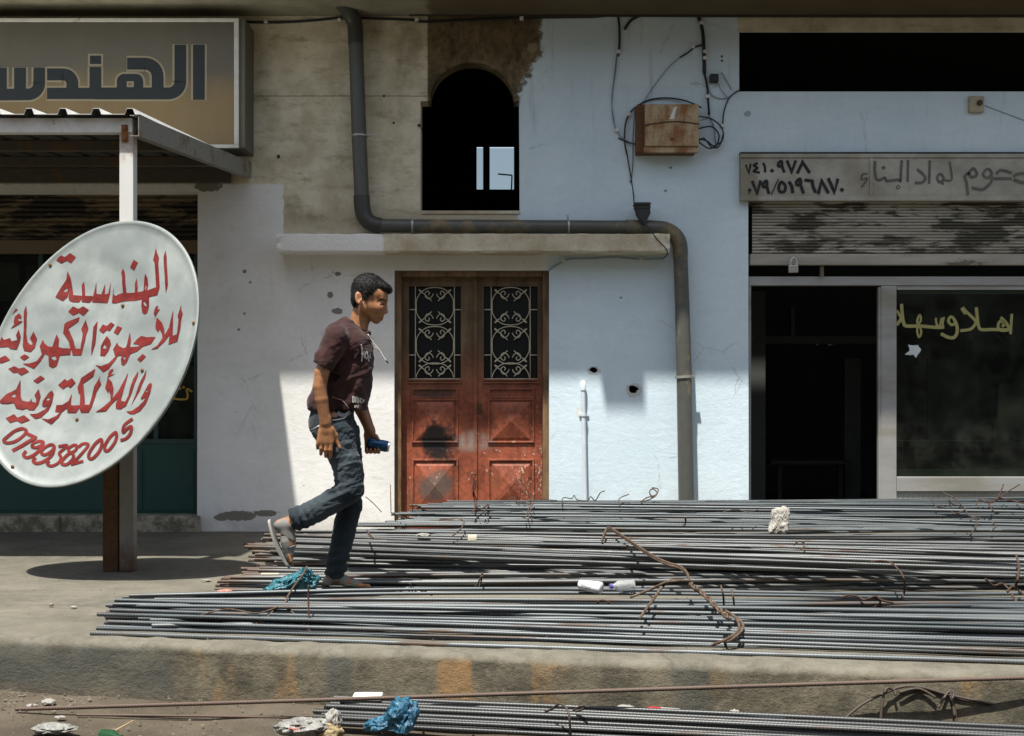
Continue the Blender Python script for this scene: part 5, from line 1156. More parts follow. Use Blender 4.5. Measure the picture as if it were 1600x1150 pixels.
pr([(482, 872), (484, 940)], 1.6); pr([(482, 874), (500, 890), (500, 925), (484, 940)], 1.3)
for q in (512, 527): pr([(q, 878), (q+1, 942)], 1.4)
pr([(541, 946), (541, 885), (556, 935), (558, 890)], 1.3, curve=False); pr([(580, 898), (566, 905), (568, 942), (582, 938)], 1.4); pr([(590, 905), (592, 936)], 1.3); pr([(600, 910), (600, 930)], 1.2)
pr([(502, 968), (502, 994)], 1.2); pr([(516, 968), (508, 994)], 1.2); pr([(526, 970), (528, 992), (540, 988), (542, 970)], 1.2)
ink.build('hem_print', wp, shirt)
ink = Ink(onmesh(bvs)); ink.stroke([(519.5, 620), (527, 623), (534, 625), (541, 632), (544.5, 638)], 1.2, n=8); ink.build('hem_piping', plain('mauve_piping', (.26, .17, .16), .7), shirt)
ink = Ink(onmesh(bvs)); ink.stroke([(491, 559.5), (503, 567), (518, 579)], .9, n=8); ink.build('sleeve_stitch', plain('maroon_stitch', (.015, .007, .008), .8), shirt)
ink = Ink(onmesh(bvj)); Tj = lambda x, y: (470+x/10.667, 640+y/10.667)
ink.stroke([(525, 175), (620, 165), (700, 145), (750, 120), (755, 80), (800, 20)], 1.5, tr=Tj, n=8); ink.stroke([(165, 335), (230, 305), (310, 262)], 1.8, tr=Tj, n=8)
ink.build('white_stitching', plain('white_thread', (.52, .52, .50), .7), jeans)
ink = Ink(onmesh(bvj, .001)); ink.stroke([(528, 645), (533, 648), (541, 648), (547, 644)], 5.5, n=8); ink.build('washed_pocket', plain('pale_denim', (.22, .23, .25), .8, var=.4, scale=60), jeans)
cord = plain('white_cord', (.52, .50, .44), .7)
mb = MB(); mb.tube(smooth_path([PW(571, 519, -10), PW(574, 524, -11), PW(580, 529, -11), PW(585, 537, -10), PW(593, 546, -9), PW(599, 556, -9), PW(605, 565, -9)], 6), .0022, 7); mb.tube(smooth_path([PW(571, 520, -7), PW(574.5, 527, -8), PW(579, 533, -8), PW(584, 541, -7), PW(590.5, 546, -7), PW(596, 551, -8)], 6), .0022, 7); mb.tube(smooth_path([PW(572.5, 520, -10), PW(577, 524, -13), PW(579.5, 529, -11), PW(575, 527, -8), PW(576, 532, -9)], 6), .0028, 7)
dsn = mb.build('drawstring', cord, pb, smooth=True)
mb = MB(); mb.tube([PW(604.2, 563.8, -9), PW(607.5, 567.5, -9)], [.0042, .0036], 7); mb.build('cord_tip', blk, dsn)
# --- the can in his far hand
can = thing('drink_can', 'blue metal drink can held in the boy\'s left hand', 'can', tuple(PW(590, 694, 35)))
ca, cb = PW(*U((574.5, 691.8, 35))), PW(*U((607.3, 698.2, 35))); ax_ = (cb-ca).normalized(); Lc = (cb-ca).length
mb = MB(); mb.tube([ca, ca+ax_*.004, ca+ax_*.014, cb-ax_*.012, cb-ax_*.003, cb], [.022, .025, .0275, .0275, .025, .0235], 24)
m = Mat('blue_can_print'); n = m.noise(26, 4, .6, (1, 1, 1)); mb.build('can_body', m.done(m.mix(n.st(.56, .6), (.012, .055, .13), (.09, .17, .25)), .28, n, .15, .003, .6), can, smooth=40)
mb = MB(); mb.tube([cb-ax_*.002, cb+ax_*.003], [.0245, .0245], 24); mb.build('can_rim', plain('can_steel', (.5, .5, .5), .3, .9), can, smooth=40)
# ------------------------------------------------------------------ reinforcing bars: every bar an object of its own
def mat_bar(name, ends, mill=((.034, .042, .045), (.105, .118, .121)), rust_amt=.57):
    m = Mat(name); x, y, z = m.xyz(); r = m.rand(); n = m.noise(5, 5, .65, (.35, 6, 6)); g = m.noise(40, 4, .7, (.3, 1, 1))
    c = m.mix((n*.6+r*.5).st(.3, .8), *mill)
    f = (m.noise(1.7, 5, .6, (.55, 9, 9), (3, 1, 2))+r*.10-.05).st(rust_amt, rust_amt+.13)*.75
    en = (x*-1.0+ends+(m.noise(3, 3, .6, (.5, 20, 20))-.5)*.5).st(-.10, .14); f = f.max(en*.8)
    c = m.mix(f, c, m.mix(g, (.062, .034, .019), (.125, .072, .042)))
    # cross ribs
    ph = ((x+(r*3.0))*(2*math.pi/.0115)+y*150.0+z*220.0).sin(); rib = ph.st(.15, .8)
    c = m.scale(c, rib*.30+.82)
    return m.done(c, f*.3+.42, rib, .55, .0022, .3, .5)
steel = {'front': mat_bar('front_bar_steel', -1.72), 'mid': mat_bar('middle_bar_steel', -1.30, ((.048, .053, .053), (.128, .133, .130)), .55), 'back': mat_bar('back_bar_steel', -3.0, rust_amt=.60),
         'road': mat_bar('road_bar_steel', -3.0, ((.020, .022, .022), (.045, .047, .046)), .62), 'old': mat_bar('rusty_bar_steel', 9.0)}
def bar(kind, p, q, r, label, group, bend=.012, name='steel_bar', sides=7, sag=None):
    L = (q-p).length; n = max(8, int(L/.22)); s1, s2, s3 = rnd.uniform(0, 6), rnd.uniform(0, 6), rnd.uniform(.8, 1.6); pts = []
    for i in range(n+1):
        t = i/n; a = math.sin(math.pi*t); w = p.lerp(q, t)
        w = w+Vector((0, bend*(math.sin(L*t*s3+s1)-math.sin(s1)*(1-t)-math.sin(L*s3+s1)*t), bend*.22*(math.sin(L*t*s3*1.3+s2)-math.sin(s2)*(1-t)-math.sin(L*s3*1.3+s2)*t)))
        if sag: w.z += sag(t)
        pts.append(w)
    mb = MB(); mb.tube(pts, r, sides); o = mb.build(name, steel[kind], None, smooth=60, fix=False)
    return tag(o, label, 'steel bar', group)
XR = 6.2
def pile(kind, n, xl, yl, yr, z0, z1, r, label, group, jl=.10, cross=.05, rows=None, hump=0.0, zr=1.0, over=None):
    # rows: list of (count, u0, u1) from the bottom; bars spread over yl at the left ends and yr at X = 2.2
    for li, (cnt, u0, u1) in enumerate(rows):
        for k in range(cnt):
            u = u0+(u1-u0)*((k+.5*(li % 2)+.25)/cnt); u = min(1, max(0, u+rnd.uniform(-.75, .75)/cnt))
            xa = (xl(u) if callable(xl) else xl)+rnd.uniform(-jl, jl)
            ya = yl[0]+(yl[1]-yl[0])*u; uu = min(1, max(0, u+rnd.uniform(-cross, cross))); y_ = yr if over is None or li < over[0] else over[1]; yb = y_[0]+(y_[1]-y_[0])*uu
            z = z0+(z1-z0)*(li/(max(1, len(rows)-1)))+r+rnd.uniform(-.5, .5)*r+hump*math.sin(math.pi*u)
            up = 0.0
            if li >= len(rows)-2 and rnd.random() < .24: uu = min(1, max(0, u+rnd.choice((-1, 1))*rnd.uniform(.18, .42))); yb = y_[0]+(y_[1]-y_[0])*uu; up = r*1.7
            t = (XR-xa)/(2.2-xa); ye = ya+(yb-ya)*t
            zz = z*(1+(zr-1)*u) if zr != 1 else z
            bar(kind, Vector((xa, ya, z+up*.6)), Vector((XR, ye, zz+up+rnd.uniform(-.6, .9)*r)), r*rnd.choice((1, 1, .9, 1.1)), label, group, bend=rnd.choice((.010, .016, .028, .045)))
G1 = 'bars of the front bundle'
pile('front', 0, lambda u: -1.62, (-4.05, -3.62), (-4.70, -3.60), .0, .062, .0086, 'grey ribbed steel bar in the front bundle beside the kerb', G1, .09, .10, rows=((18, .04, .98), (17, .06, .98), (14, .10, .96), (8, .2, .92)), hump=.012)
bar('front', at(142, 989, -4.12), Vector((XR, -5.44, .012)), .010, 'single dark steel bar lying nearest the kerb edge in front of its bundle', None, .004)
bar('front', Vector((-1.48, -3.98, .03)), Vector((XR, -4.55, .14)), .0095, 'ribbed bar crossing diagonally over the top of the front bundle', None, .01)
bar('front', Vector((-1.45, -4.06, .022)), Vector((XR, -3.95, .13)), .0095, 'ribbed bar climbing from the front face of the front bundle to its back', None, .01)
bar('front', Vector((-1.46, -3.60, .050)), Vector((XR, -3.55, .06)), .008, 'rearmost bar of the front bundle with a rusty left end', None, .006)
G2 = 'bars of the low row behind the front bundle'
pile('mid', 0, lambda u: -1.42, (-2.98, -2.66), (-2.98, -2.62), .0, .03, .008, 'bar with a rusty end in the low row behind the front bundle', G2, .06, .05, rows=((9, 0, 1), (8, .05, 1)))
G3 = 'bars of the middle stack'
rows = [(7, 0, .30), (7, 0, .28), (6, 0, .26), (6, .01, .26), (6, .02, .3), (7, .02, .3), (24, .03, 1), (20, .06, .98), (11, .2, .92)]
pile('mid', 0, lambda u: -1.38+.12*u, (-2.42, -1.66), (-2.80, -2.10), .0, .155, .0086, 'steel bar with a rusty end in the large middle stack', G3, .12, .09, rows=rows, hump=.008, over=(6, (-3.42, -2.02)))
G4 = 'bars of the rear stack'
rows = [(4, 0, .15), (4, 0, .14), (5, 0, .16), (24, .0, 1), (20, .35, .98), (15, .55, .98)]
def rear_x(u): return -.98+u*.62
pile('back', 0, rear_x, (-1.42, -.30), (-1.25, -.30), .06, .232, .0084, 'grey steel bar in the rear stack by the door', G4, .08, .06, rows=rows, over=(3, (-1.70, -.30)))
for k, (xa, ya) in enumerate(((655, -.72), (690, -.6), (700, -.5))): pass
bar('old', Vector((X(640, -.55), -.55, .235)), Vector((XR, -.62, .20)), .009, 'rust brown bar on top of the rear stack in front of the door', None, .01)
# bundle lying in the road against the kerb
G5 = 'bars of the bundle in the road'
for li, cnt in enumerate((7, 6, 4)):
    for k in range(cnt):
        off = .10+(k+.5*(li % 2))*.042+rnd.uniform(-.008, .008)+li*.012; xa = -.72+rnd.uniform(-.03, .12)+k*.012
        o2 = off*1.10+rnd.uniform(-.02, .02)
        bar('road', Vector((xa, edge_y(xa)-off, RZ+.032+li*.018)), Vector((4.2, edge_y(4.2)-o2, RZ+.036+li*.018)), .0092, 'dark steel bar in the bundle lying in the road below the kerb', G5, .008, sides=8)
# single long rusty bar leaning along the kerb face
pA, pB = onz(25, 1108, RZ+.02), at(1640, 1059, -4.905)
bar('old', pA, pA+(pB-pA)*1.35, .0075, 'long rusty bar leaning along the kerb face from the road', None, .006)
bar('old', onz(120, 1117, RZ+.012)-Vector((0, .0, 0)), onz(520, 1122, RZ+.012), .005, 'thin rusty rod lying in the dirt below the kerb at the left', None, .012, name='steel_rod')

# ------------------------------------------------------------------ tie wires
rw = {'rust': rusty('rusty_wire', (.06, .036, .022), (.045, .023, .014), .55, 40, .75), 'dark': plain('dark_tie_wire', (.045, .032, .024), .65, var=.4, scale=50), 'tan': rusty('tan_wire', (.085, .06, .04), (.06, .034, .019), .5, 30, .7)}
def wire(label, runs, kind='dark', r=.0032, group='tie wires on the bars', name='tie_wire'):
    mb = MB()
    for pts in runs:
        P = []
        for p in pts:
            P.append(onz(p[0], p[1], p[2]+(.028 if p[1] < 845 and p[2] > .15 else .012 if p[1] < 945 else 0)) if len(p) == 3 else at(p[0], p[1], p[3]))
        P = smooth_path(P, 6); mb.tube(P, r, 6)
    o = mb.build(name, rw[kind], None, smooth=True, fix=False); return tag(o, label, 'wire', group)
Tw = lambda x, y: (780+x/3.81, 740+y/3.81)
def twist(path, r, turns, rad):
    P = smooth_path(path, 10); out = [[], []]; n = len(P)
    for i, p in enumerate(P):
        t = (P[min(i+1, n-1)]-P[max(i-1, 0)]).normalized(); u = t.cross(Vector((0, 1, 0))).normalized(); w = t.cross(u)
        for s in (0, 1):
            a = 2*math.pi*turns*i/n+math.pi*s; out[s].append(p+(u*math.cos(a)+w*math.sin(a))*rad)
    return out
def wz(lst): return [onz(*Tw(x, y), z) for x, y, z in lst]
mb = MB(); rr = .0056
for s in (-1, 1):
    o = lambda p: p+Vector((0, s*.006, s*.004))
    mb.tube([o(p) for p in smooth_path(wz([(610, 405, .20), (630, 355, .215), (655, 325, .225), (740, 378, .222), (900, 485, .22), (1000, 535, .215), (1080, 560, .21), (1120, 600, .20), (1132, 645, .19)]), 6)], rr, 7)
for q in twist(wz([(1132, 645, .19), (1165, 680, .175), (1210, 710, .16), (1290, 790, .135), (1368, 862, .11)]), rr, 5, .0062): mb.tube(q, rr, 7)
mb.tube(smooth_path(wz([(1132, 645, .19), (1080, 635, .20), (1010, 640, .20), (900, 690, .16), (780, 737, .13)]), 6), rr, 7)
mb.tube(smooth_path(wz([(1132, 640, .195), (1040, 640, .205), (980, 665, .18), (920, 745, .14), (835, 862, .10)]), 6), rr, 7)
for dx in (0, 22):
    mb.tube(smooth_path(wz([(1345, 815, .115), (1400, 850, .10), (1425+dx, 890, .085), (1425+dx, 930, .07), (1380+dx*1.2, 970, .05), (1320+dx*2, 1000, .035), (1268+dx*3.4, 1020-dx*.9, .02)]), 6), rr, 7)
tag(mb.build('twisted_wire', rw['tan'], None, smooth=True, fix=False), 'thick twisted rusty wire lying across the middle and front bars', 'wire')
wire('twisted upright wire standing on the rear stack before the door', [[(741, 800, .22), (742, 785, 0, -.8), (739, 770, 0, -.8), (743, 758, 0, -.8), (740, 748, 0, -.8), (744, 741, 0, -.8), (735, 743, 0, -.8)], [(738, 800, .22), (745, 785, 0, -.8), (741, 772, 0, -.79), (739, 760, 0, -.8), (744, 750, 0, -.8)], [(748, 806, .2), (756, 800, .23), (764, 788, 0, -.8), (752, 795, .24), (742, 797, .24)]], 'rust', .0042)
wire('pair of thin straight wires forking above the rear stack at the door', [[(806, 755, 0, -.9), (822, 772, 0, -.9), (832, 778, 0, -.92), (826, 795, .22), (820, 810, .2)], [(812, 748, 0, -.9), (828, 772, 0, -.9), (833, 780, 0, -.92), (829, 798, .22), (824, 812, .2)]], 'tan', .003)
wire('low curly wires along the top of the rear stack under the blue wall', [[(795, 782, .24), (802, 777, .26), (812, 786, .235), (840, 781, .25), (870, 782, .24)], [(878, 790, .235), (880, 778, .262), (893, 779, .25), (897, 774, .27), (902, 781, .245), (918, 782, .245), (923, 776, .27), (930, 782, .24), (938, 770, .30), (945, 767, .31)], [(968, 790, .235), (968, 779, .27), (983, 772, .30)]], 'dark', .0035)
wire('tan curl of wire standing up before the grey drainpipe', [[(1001, 784, .25), (1012, 777, .27), (1022, 776, .28), (1027, 770, .30), (1020, 764, .32), (1015, 768, .31), (1018, 775, .28), (1026, 772, .29), (1028, 764, .32), (1019, 762, .325)], [(1004, 784, .24), (1016, 780, .255), (1024, 775, .27)]], 'tan', .0045)
wire('small dark wire knot on the rear stack beyond the large twisted wire', [[(1065, 823, .19), (1072, 815, .22), (1070, 808, .25), (1071, 818, .21), (1069, 823, .19)]], 'dark', .003)
wire('sprawling dark wires at the right end of the rear stack near the shop window', [[(1455, 780, .26), (1462, 790, .235), (1475, 793, .23)], [(1473, 770, .31), (1490, 778, .28), (1505, 792, .24), (1515, 806, .21), (1532, 809, .20)], [(1485, 792, .23), (1483, 780, .28), (1487, 787, .25), (1500, 790, .24), (1508, 796, .23), (1492, 803, .21), (1487, 800, .22)], [(1512, 805, .21), (1525, 812, .21), (1524, 824, .18), (1516, 835, .165)], [(1548, 815, .21), (1556, 822, .19), (1548, 830, .18)]], 'dark', .0045)
wire('wire knot with straight ends sticking up before the shop kick panel', [[(1525, 790, .25), (1530, 780, .28), (1542, 785, .265), (1556, 780, .28), (1562, 772, .31), (1568, 757, .36)], [(1558, 780, .28), (1575, 768, .32), (1593, 757, .36)], [(1562, 778, .285), (1580, 782, .27), (1602, 787, .26)], [(1552, 798, .23), (1545, 788, .25), (1558, 782, .27)]], 'rust', .0045)
wire('arched thin wire over the middle stack at the right', [[(1360, 878, .20), (1375, 876, .205), (1390, 878, .205), (1402, 888, .20), (1412, 903, .18), (1413, 925, .10), (1408, 935, .08)]], 'rust', .0042)
wire('short tangled wires on the front bundle under the arched wire', [[(1314, 934, .10), (1325, 930, .11), (1340, 932, .11), (1350, 937, .10), (1365, 934, .11), (1376, 940, .09)], [(1355, 936, .11), (1368, 932, .115), (1378, 938, .10), (1396, 942, .09)], [(1362, 950, .08), (1372, 945, .09), (1377, 951, .07)]], 'rust', .0045)
wire('rusty hook of wire at the far right over the dark gap', [[(1588, 868, .21), (1592, 885, .20), (1590, 905, .17), (1586, 918, .12)], [(1574, 925, .11), (1582, 916, .13), (1592, 922, .12), (1598, 930, .10)], [(1580, 928, .1), (1588, 940, .08), (1592, 946, .07)]], 'rust', .0055)
wire('short straight wires sticking up from the front bundle right of the large twisted wire', [[(1131, 946, .09), (1130, 930, .13), (1126, 914, .17)], [(1147, 946, .09), (1146, 935, .12), (1143, 922, .15)]], 'tan', .0042)
wire('star of short rusty wires on the bars right of the sandal', [[(622, 926, .06), (642, 918, .08), (660, 924, .06), (675, 930, .05)], [(645, 928, .05), (643, 917, .08), (640, 912, .10)], [(648, 922, .07), (655, 928, .06), (668, 922, .08)]], 'dark', .0038)
wire('crossed wire stub beside the dark gap behind the front bundle', [[(742, 918, .09), (750, 905, .13), (754, 895, .16)], [(748, 918, .09), (752, 908, .12), (753, 900, .15)]], 'tan', .004)
wire('curved rusty wire running over the blue bag to the front bundle', [[(480, 885, .16), (472, 900, .13), (460, 915, .11), (448, 935, .085), (446, 945, .08), (432, 950, .075), (416, 965, .055), (396, 978, .03)], [(446, 944, .08), (455, 955, .07), (464, 962, .055)]], 'tan', .0042)
wire('upright thin wire standing at the front of the bundle below the boy', [[(482, 914, 0, -4.1), (482, 940, 0, -4.1), (483, 968, 0, -4.12), (486, 999, 0, -4.14)], [(474, 972, 0, -4.13), (480, 983, 0, -4.13), (490, 990, 0, -4.14)]], 'rust', .0038)
wire('two thin upright wires standing before the door jamb', [[(611, 799, 0, -.9), (610, 757, 0, -.9)], [(645, 806, 0, -.95), (642, 756, 0, -.9)]], 'tan', .003)
wire('dark wire bent down from the boy\'s knee to the rear stack', [[(571, 776, 0, -1.6), (582, 785, 0, -1.6), (596, 800, 0, -1.62)], [(610, 800, .2), (622, 805, .2), (635, 811, .19)]], 'dark', .003)
wire('rusty wire snippet lying on the middle stack behind the boy\'s leg', [[(574, 830, .21), (578, 836, .205), (583, 842, .19)]], 'rust', .006)
wire('bent tan wire pieces lying on the bars in front of the door', [[(686, 812, .2), (700, 811, .21), (715, 810, .21), (725, 815, .205), (720, 826, .2), (706, 838, .19)]], 'tan', .004)
wire('looped wire tying the road bundle', [[(892, 1160, RZ+.02), (890, 1125, RZ+.10), (886, 1108, RZ+.13), (875, 1100, RZ+.14), (862, 1108, RZ+.11), (852, 1112, RZ+.09)], [(896, 1110, RZ+.1), (908, 1103, RZ+.12), (914, 1106, RZ+.11), (900, 1112, RZ+.09)]], 'dark', .004)
wire('dark tangle of wires leaning against the kerb face at the right', [[(1310, 1132, 0, -4.845), (1345, 1102, 0, -4.830), (1380, 1084, 0, -4.810), (1410, 1073, 0, -4.800), (1440, 1074, 0, -4.805), (1480, 1085, 0, -4.820), (1550, 1100, 0, -4.845)], [(1376, 1140, 0, -4.850), (1378, 1100, 0, -4.830), (1385, 1076, 0, -4.810), (1396, 1078, 0, -4.805), (1400, 1086, 0, -4.815)], [(1495, 1160, 0, -4.870), (1492, 1110, 0, -4.840), (1482, 1080, 0, -4.815), (1490, 1083, 0, -4.820), (1488, 1092, 0, -4.830)], [(1466, 1106, 0, -4.840), (1474, 1092, 0, -4.830), (1485, 1082, 0, -4.820), (1492, 1120, 0, -4.850)], [(1405, 1082, 0, -4.810), (1435, 1076, 0, -4.810), (1462, 1090, 0, -4.825)]], 'dark', .005)

wire('bent rusty wire hanging over the dark gap at the right edge', [[(1540, 905, .18), (1552, 915, .14), (1566, 912, .13), (1578, 922, .11)]], 'rust', .0045)
wire('short curl of wire on the front bundle below the crushed bottle', [[(930, 945, .09), (940, 938, .11), (952, 942, .10), (960, 952, .085), (948, 955, .08)]], 'rust', .0042)
wire('loose thin wire lying along the rear stack left of the concrete chunk', [[(1130, 800, .25), (1150, 796, .26), (1168, 800, .25), (1184, 797, .25)]], 'dark', .0038)
wire('small wire clip curled on the middle stack under the concrete chunk', [[(1240, 852, .20), (1248, 846, .22), (1258, 850, .205), (1252, 858, .19)]], 'tan', .004)
wire('thin rusty wire tail lying over the front of the bundle at its left tie', [[(312, 962, .06), (335, 955, .08), (362, 952, .085), (402, 958, .075), (440, 946, .09)]], 'tan', .0035)
# ------------------------------------------------------------------ litter
def one(mb, name, mat, label, cat, group=None, smooth=50): return tag(mb.build(name, mat, None, smooth=smooth), label, cat, group)
def bagmat(name, a, b):
    m = Mat(name); n = m.noise(16, 5, .7); c = m.mix(n.st(.3, .7), a, b); m.b.inputs['Transmission Weight'].default_value = 0
    m.b.inputs['Subsurface Weight'].default_value = .3; m.b.inputs['Subsurface Radius'].default_value = (.02, .02, .02); return m.done(c, .32, m.noise(34, 5, .7, dist=1.0), .9, .012, 0, .6)
def bag(parts):                                           # crumpled film: sharp creases at several sizes
    mb = MB()
    for (c, size, seed, rz) in parts:
        bm = bmesh.new(); bmesh.ops.create_icosphere(bm, subdivisions=5, radius=1); o = Vector((seed*7.3, seed*3.1, seed*1.7)); R_ = Matrix.Rotation(rz, 3, 'Y')
        for v in bm.verts:
            p = v.co.copy(); w = Vector((mnoise.noise(p*1.5+o), mnoise.noise(p*1.5+o+Vector((9, 0, 0))), mnoise.noise(p*1.5+o+Vector((0, 9, 0)))))*.5
            r = 1+.45*mnoise.noise(p*1.3+o)-.55*abs(mnoise.noise((p+w)*1.9+o))-.20*abs(mnoise.noise((p+w)*3.4+o))-.05*abs(mnoise.noise((p+w)*9+o))+.2
            q = p*r; q.z = max(q.z, -.7); v.co = R_ @ Vector((q.x*size[0], q.y*size[1], q.z*size[2]))+c
        mb.bm(bm)
    return mb
mb = bag([(onz(478, 909, .095), (.055, .06, .058), 3, .2), (onz(447, 915, .085), (.085, .06, .036), 5, -.35), (onz(425, 921, .07), (.04, .04, .015), 6, -.2)])
one(mb, 'plastic_bag', bagmat('teal_plastic', (.010, .075, .10), (.022, .145, .175)), 'crumpled teal plastic bag on the bars beside the boy\'s sandals', 'plastic bag')
mb = bag([(onz(630, 1121, RZ+.10), (.05, .05, .058), 8, .1), (onz(600, 1131, RZ+.075), (.062, .04, .028), 9, -.2)])
one(mb, 'plastic_bag', bagmat('blue_plastic', (.005, .05, .10), (.012, .10, .165)), 'crumpled bright blue plastic bag on the bundle in the road', 'plastic bag')
# lump of concrete
bm = bmesh.new(); bmesh.ops.create_icosphere(bm, subdivisions=5, radius=1)
for v in bm.verts:
    p = v.co; k = (abs(p.x)**5+abs(p.y)**5+abs(p.z)**5)**(-.2); q = p*k; n = mnoise.fractal(q*1.4+Vector((4, 2, 9)), 1, 2, 5); n2 = mnoise.fractal(q*4+Vector((1, 7, 2)), 1, 2, 4)
    q = q*(1+.16*n+.10*n2); tp = 1-.22*(q.z+1)/2-.12*max(0, 1-abs(q.z)*1.6); v.co = Vector((q.x*.056*tp+.012*q.z, q.y*.05*tp, q.z*.072))+onz(1218, 831, .19)+Vector((0, 0, .066))
mb = MB(); mb.bm(bm)
m = Mat('broken_concrete'); n = m.noise(22, 6, .75); one(mb, 'concrete_chunk', m.done(m.mix(n.st(.35, .65), (.27, .25, .21), (.46, .44, .39)), .95, n, .9, .02), 'rough pale chunk of broken concrete standing on the bars', 'concrete chunk', smooth=30)
# crushed bottle and cup in the gap between bundles
def clear():
    m = Mat('clear_plastic'); m.b.inputs['Transmission Weight'].default_value = .75; m.b.inputs['IOR'].default_value = 1.3; n = m.noise(40, 5, .7)
    return m.done((.75, .76, .76), .12, n, .8, .01)
c0_, c1_ = onz(955, 916, .125), onz(990, 914, .125); a_ = (c1_-c0_); 
bt = thing('plastic_bottle', 'crushed clear plastic bottle lying in the gap behind the front bundle', 'bottle', tuple(c0_))
mb = MB(); mb.tube([c0_+a_*t for t in (0, .05, .16, .3, .42, .55, .7, .85, .97, 1)], [.008, .009, .012, .022, .0245, .021, .0245, .022, .024, .018], 14); mb.build('bottle_body', clear(), bt, smooth=50)
mb = MB(); mb.tube([c0_-a_*.06, c0_+a_*.05], .0115, 12); mb.build('cap', plain('violet_cap', (.10, .09, .25), .4), bt, smooth=40)
mb = MB(); q0, q1 = onz(905, 913, .125), onz(940, 919, .115); mb.tube([q0.lerp(q1, t) for t in (0, .03, .97, 1)], [.018, .021, .027, .024], 14)
m = Mat('printed_white_cup'); n = m.noise(14, 3, .5, (1, 1, 2)); one(mb, 'paper_cup', m.done(m.mix(n.st(.5, .53), (.72, .72, .71), (.38, .38, .38)), .5, n, .2, .004), 'white and grey paper cup squashed in the gap behind the front bundle', 'cup')
wh = plain('white_litter', (.21, .20, .18), .75, var=.2, scale=30)
def scrap(px, py, z, w, h, label, mat=None, rot=0, th=.006, seed=0, cat='scrap', name='paper_scrap', y=None):
    c = onz(px, py, z) if y is None else at(px, py, y); mb = lump((0, 0, 0), (w/2, w/2.6, h/2), seed, 3, .35, 1.7)
    R = Matrix.Rotation(rot, 3, 'Z'); mb.v = [tuple(R @ Vector(v)+c) for v in mb.v]; return one(mb, name, mat or wh, label, cat, smooth=40)
scrap(661, 836, .205, .075, .02, 'small crumpled white paper on the middle stack left of the cream tag', seed=1)
mb = MB(); c = onz(738, 841, .205); mb.box(c+Vector((-.024, -.004, -.016)), c+Vector((.024, .004, .018)), .002); one(mb, 'paper_tag', plain('cream_tag', (.60, .56, .42), .8), 'square cream paper tag on the middle stack', 'tag')
scrap(322, 907, .008, .05, .014, 'white scrap on the pavement left of the low bars', seed=2); scrap(76, 866, .008, .03, .01, 'tiny white scrap on the pavement in the canopy shade', seed=3)
scrap(115, 948, .008, .03, .009, 'tiny pale scrap on the pavement left of the front bundle', seed=4); scrap(80, 945, .01, .022, .014, 'small brown pebble on the pavement at the left', plain('brown_pebble', (.16, .13, .09)), seed=5, cat='pebble', name='pebble')
scrap(352, 924, .02, .06, .02, 'torn red and white wrapper at the end of the low bars', plain('red_wrapper', (.42, .16, .12), .5, var=.5, scale=40), seed=6, name='wrapper', cat='wrapper')
mb = MB(); c = onz(422, 897, .06); mb.box(c+Vector((-.045, -.006, -.004)), c+Vector((.045, .006, .005)), .002); one(mb, 'paper_strip', plain('cream_strip', (.58, .53, .36), .8), 'narrow cream strip lying on the low bars left of the teal bag', 'paper strip')
# litter in the road
def wrinkled(px, py, z, w, d, h, seed, mat, label, cat, name, rot=0): 
    c = onz(px, py, z); mb = lump((0, 0, 0), (w/2, d/2, h/2), seed, 4, .5, 1.5, ridged=True); R = Matrix.Rotation(rot, 3, 'Z'); mb.v = [tuple(R @ Vector(v)+c) for v in mb.v]; return one(mb, name, mat, label, cat)
pap = bagmat('white_wrapper_film', (.15, .15, .135), (.27, .265, .24))
w_ = wrinkled(474, 1136, RZ+.05, .15, .09, .05, 21, pap, 'crumpled white wrapper with red print lying left of the road bundle', 'wrapper', 'wrapper', .25)
ink = Ink(lambda x, y, k=0: onz(x, y, RZ+.05)+Vector((0, -.055-k, .012)))
for i, (x, y) in enumerate(((452, 1128), (457, 1129.5), (462, 1131), (467, 1132), (472, 1133), (456, 1135), (462, 1136.5), (468, 1138))): ink.stroke([(x, y), (x+1.5, y+2.6), (x+3.2, y+.6)], 1.0)
ink.build('red_print', plain('red_print', (.42, .05, .04), .6), w_)
wrinkled(521, 1127, RZ+.06, .05, .05, .07, 23, wh, 'white torn paper standing between the white wrapper and the road bundle', 'paper', 'torn_paper')
wrinkled(512, 1144, RZ+.03, .09, .06, .05, 24, plain('brown_leaf_litter', (.22, .17, .09), .8, var=.5, scale=40), 'dry tan rubbish beside the white wrapper', 'rubbish', 'rubbish')
mb = MB(); c = at(576, 1089, -4.60); mb.box(c+Vector((-.055, -.03, -.012)), c+Vector((.05, .03, .012)), .006); one(mb, 'small_carton', plain('pale_carton', (.55, .54, .48), .6), 'small flat pale carton resting on the long rusty bar', 'carton')
c0_, c1_ = onz(1012, 1110, RZ+.06), onz(1066, 1113, RZ+.06); v_ = c1_-c0_
sn = thing('crushed_can', 'slim red and white crushed can beside the kerb', 'can', tuple(c0_)); mb = MB(); mb.tube([c0_, c0_+v_*.03, c0_+v_*.38], [.010, .014, .014], 12); mb.build('red_end', plain('red_paint', (.35, .015, .02), .35), sn, smooth=40)
mb = MB(); mb.tube([c0_+v_*.382, c0_+v_*.9, c1_], [.0142, .013, .009], 12); mb.build('white_end', wh, sn, smooth=40)
scrap(978, 1110, RZ+.06, .07, .04, 'white crumpled paper beside the looped tie wire', seed=31); scrap(1147, 1119, RZ+.06, .045, .045, 'white torn paper left of the pale blue strip', seed=32)
mb = MB(); c = onz(1192, 1126, RZ+.06); mb.box(c+Vector((-.075, -.02, -.006)), c+Vector((.075, .02, .006)), .004); one(mb, 'plastic_strip', plain('pale_blue_plastic', (.30, .45, .52), .4), 'flat pale blue plastic strip at the foot of the kerb', 'plastic strip')
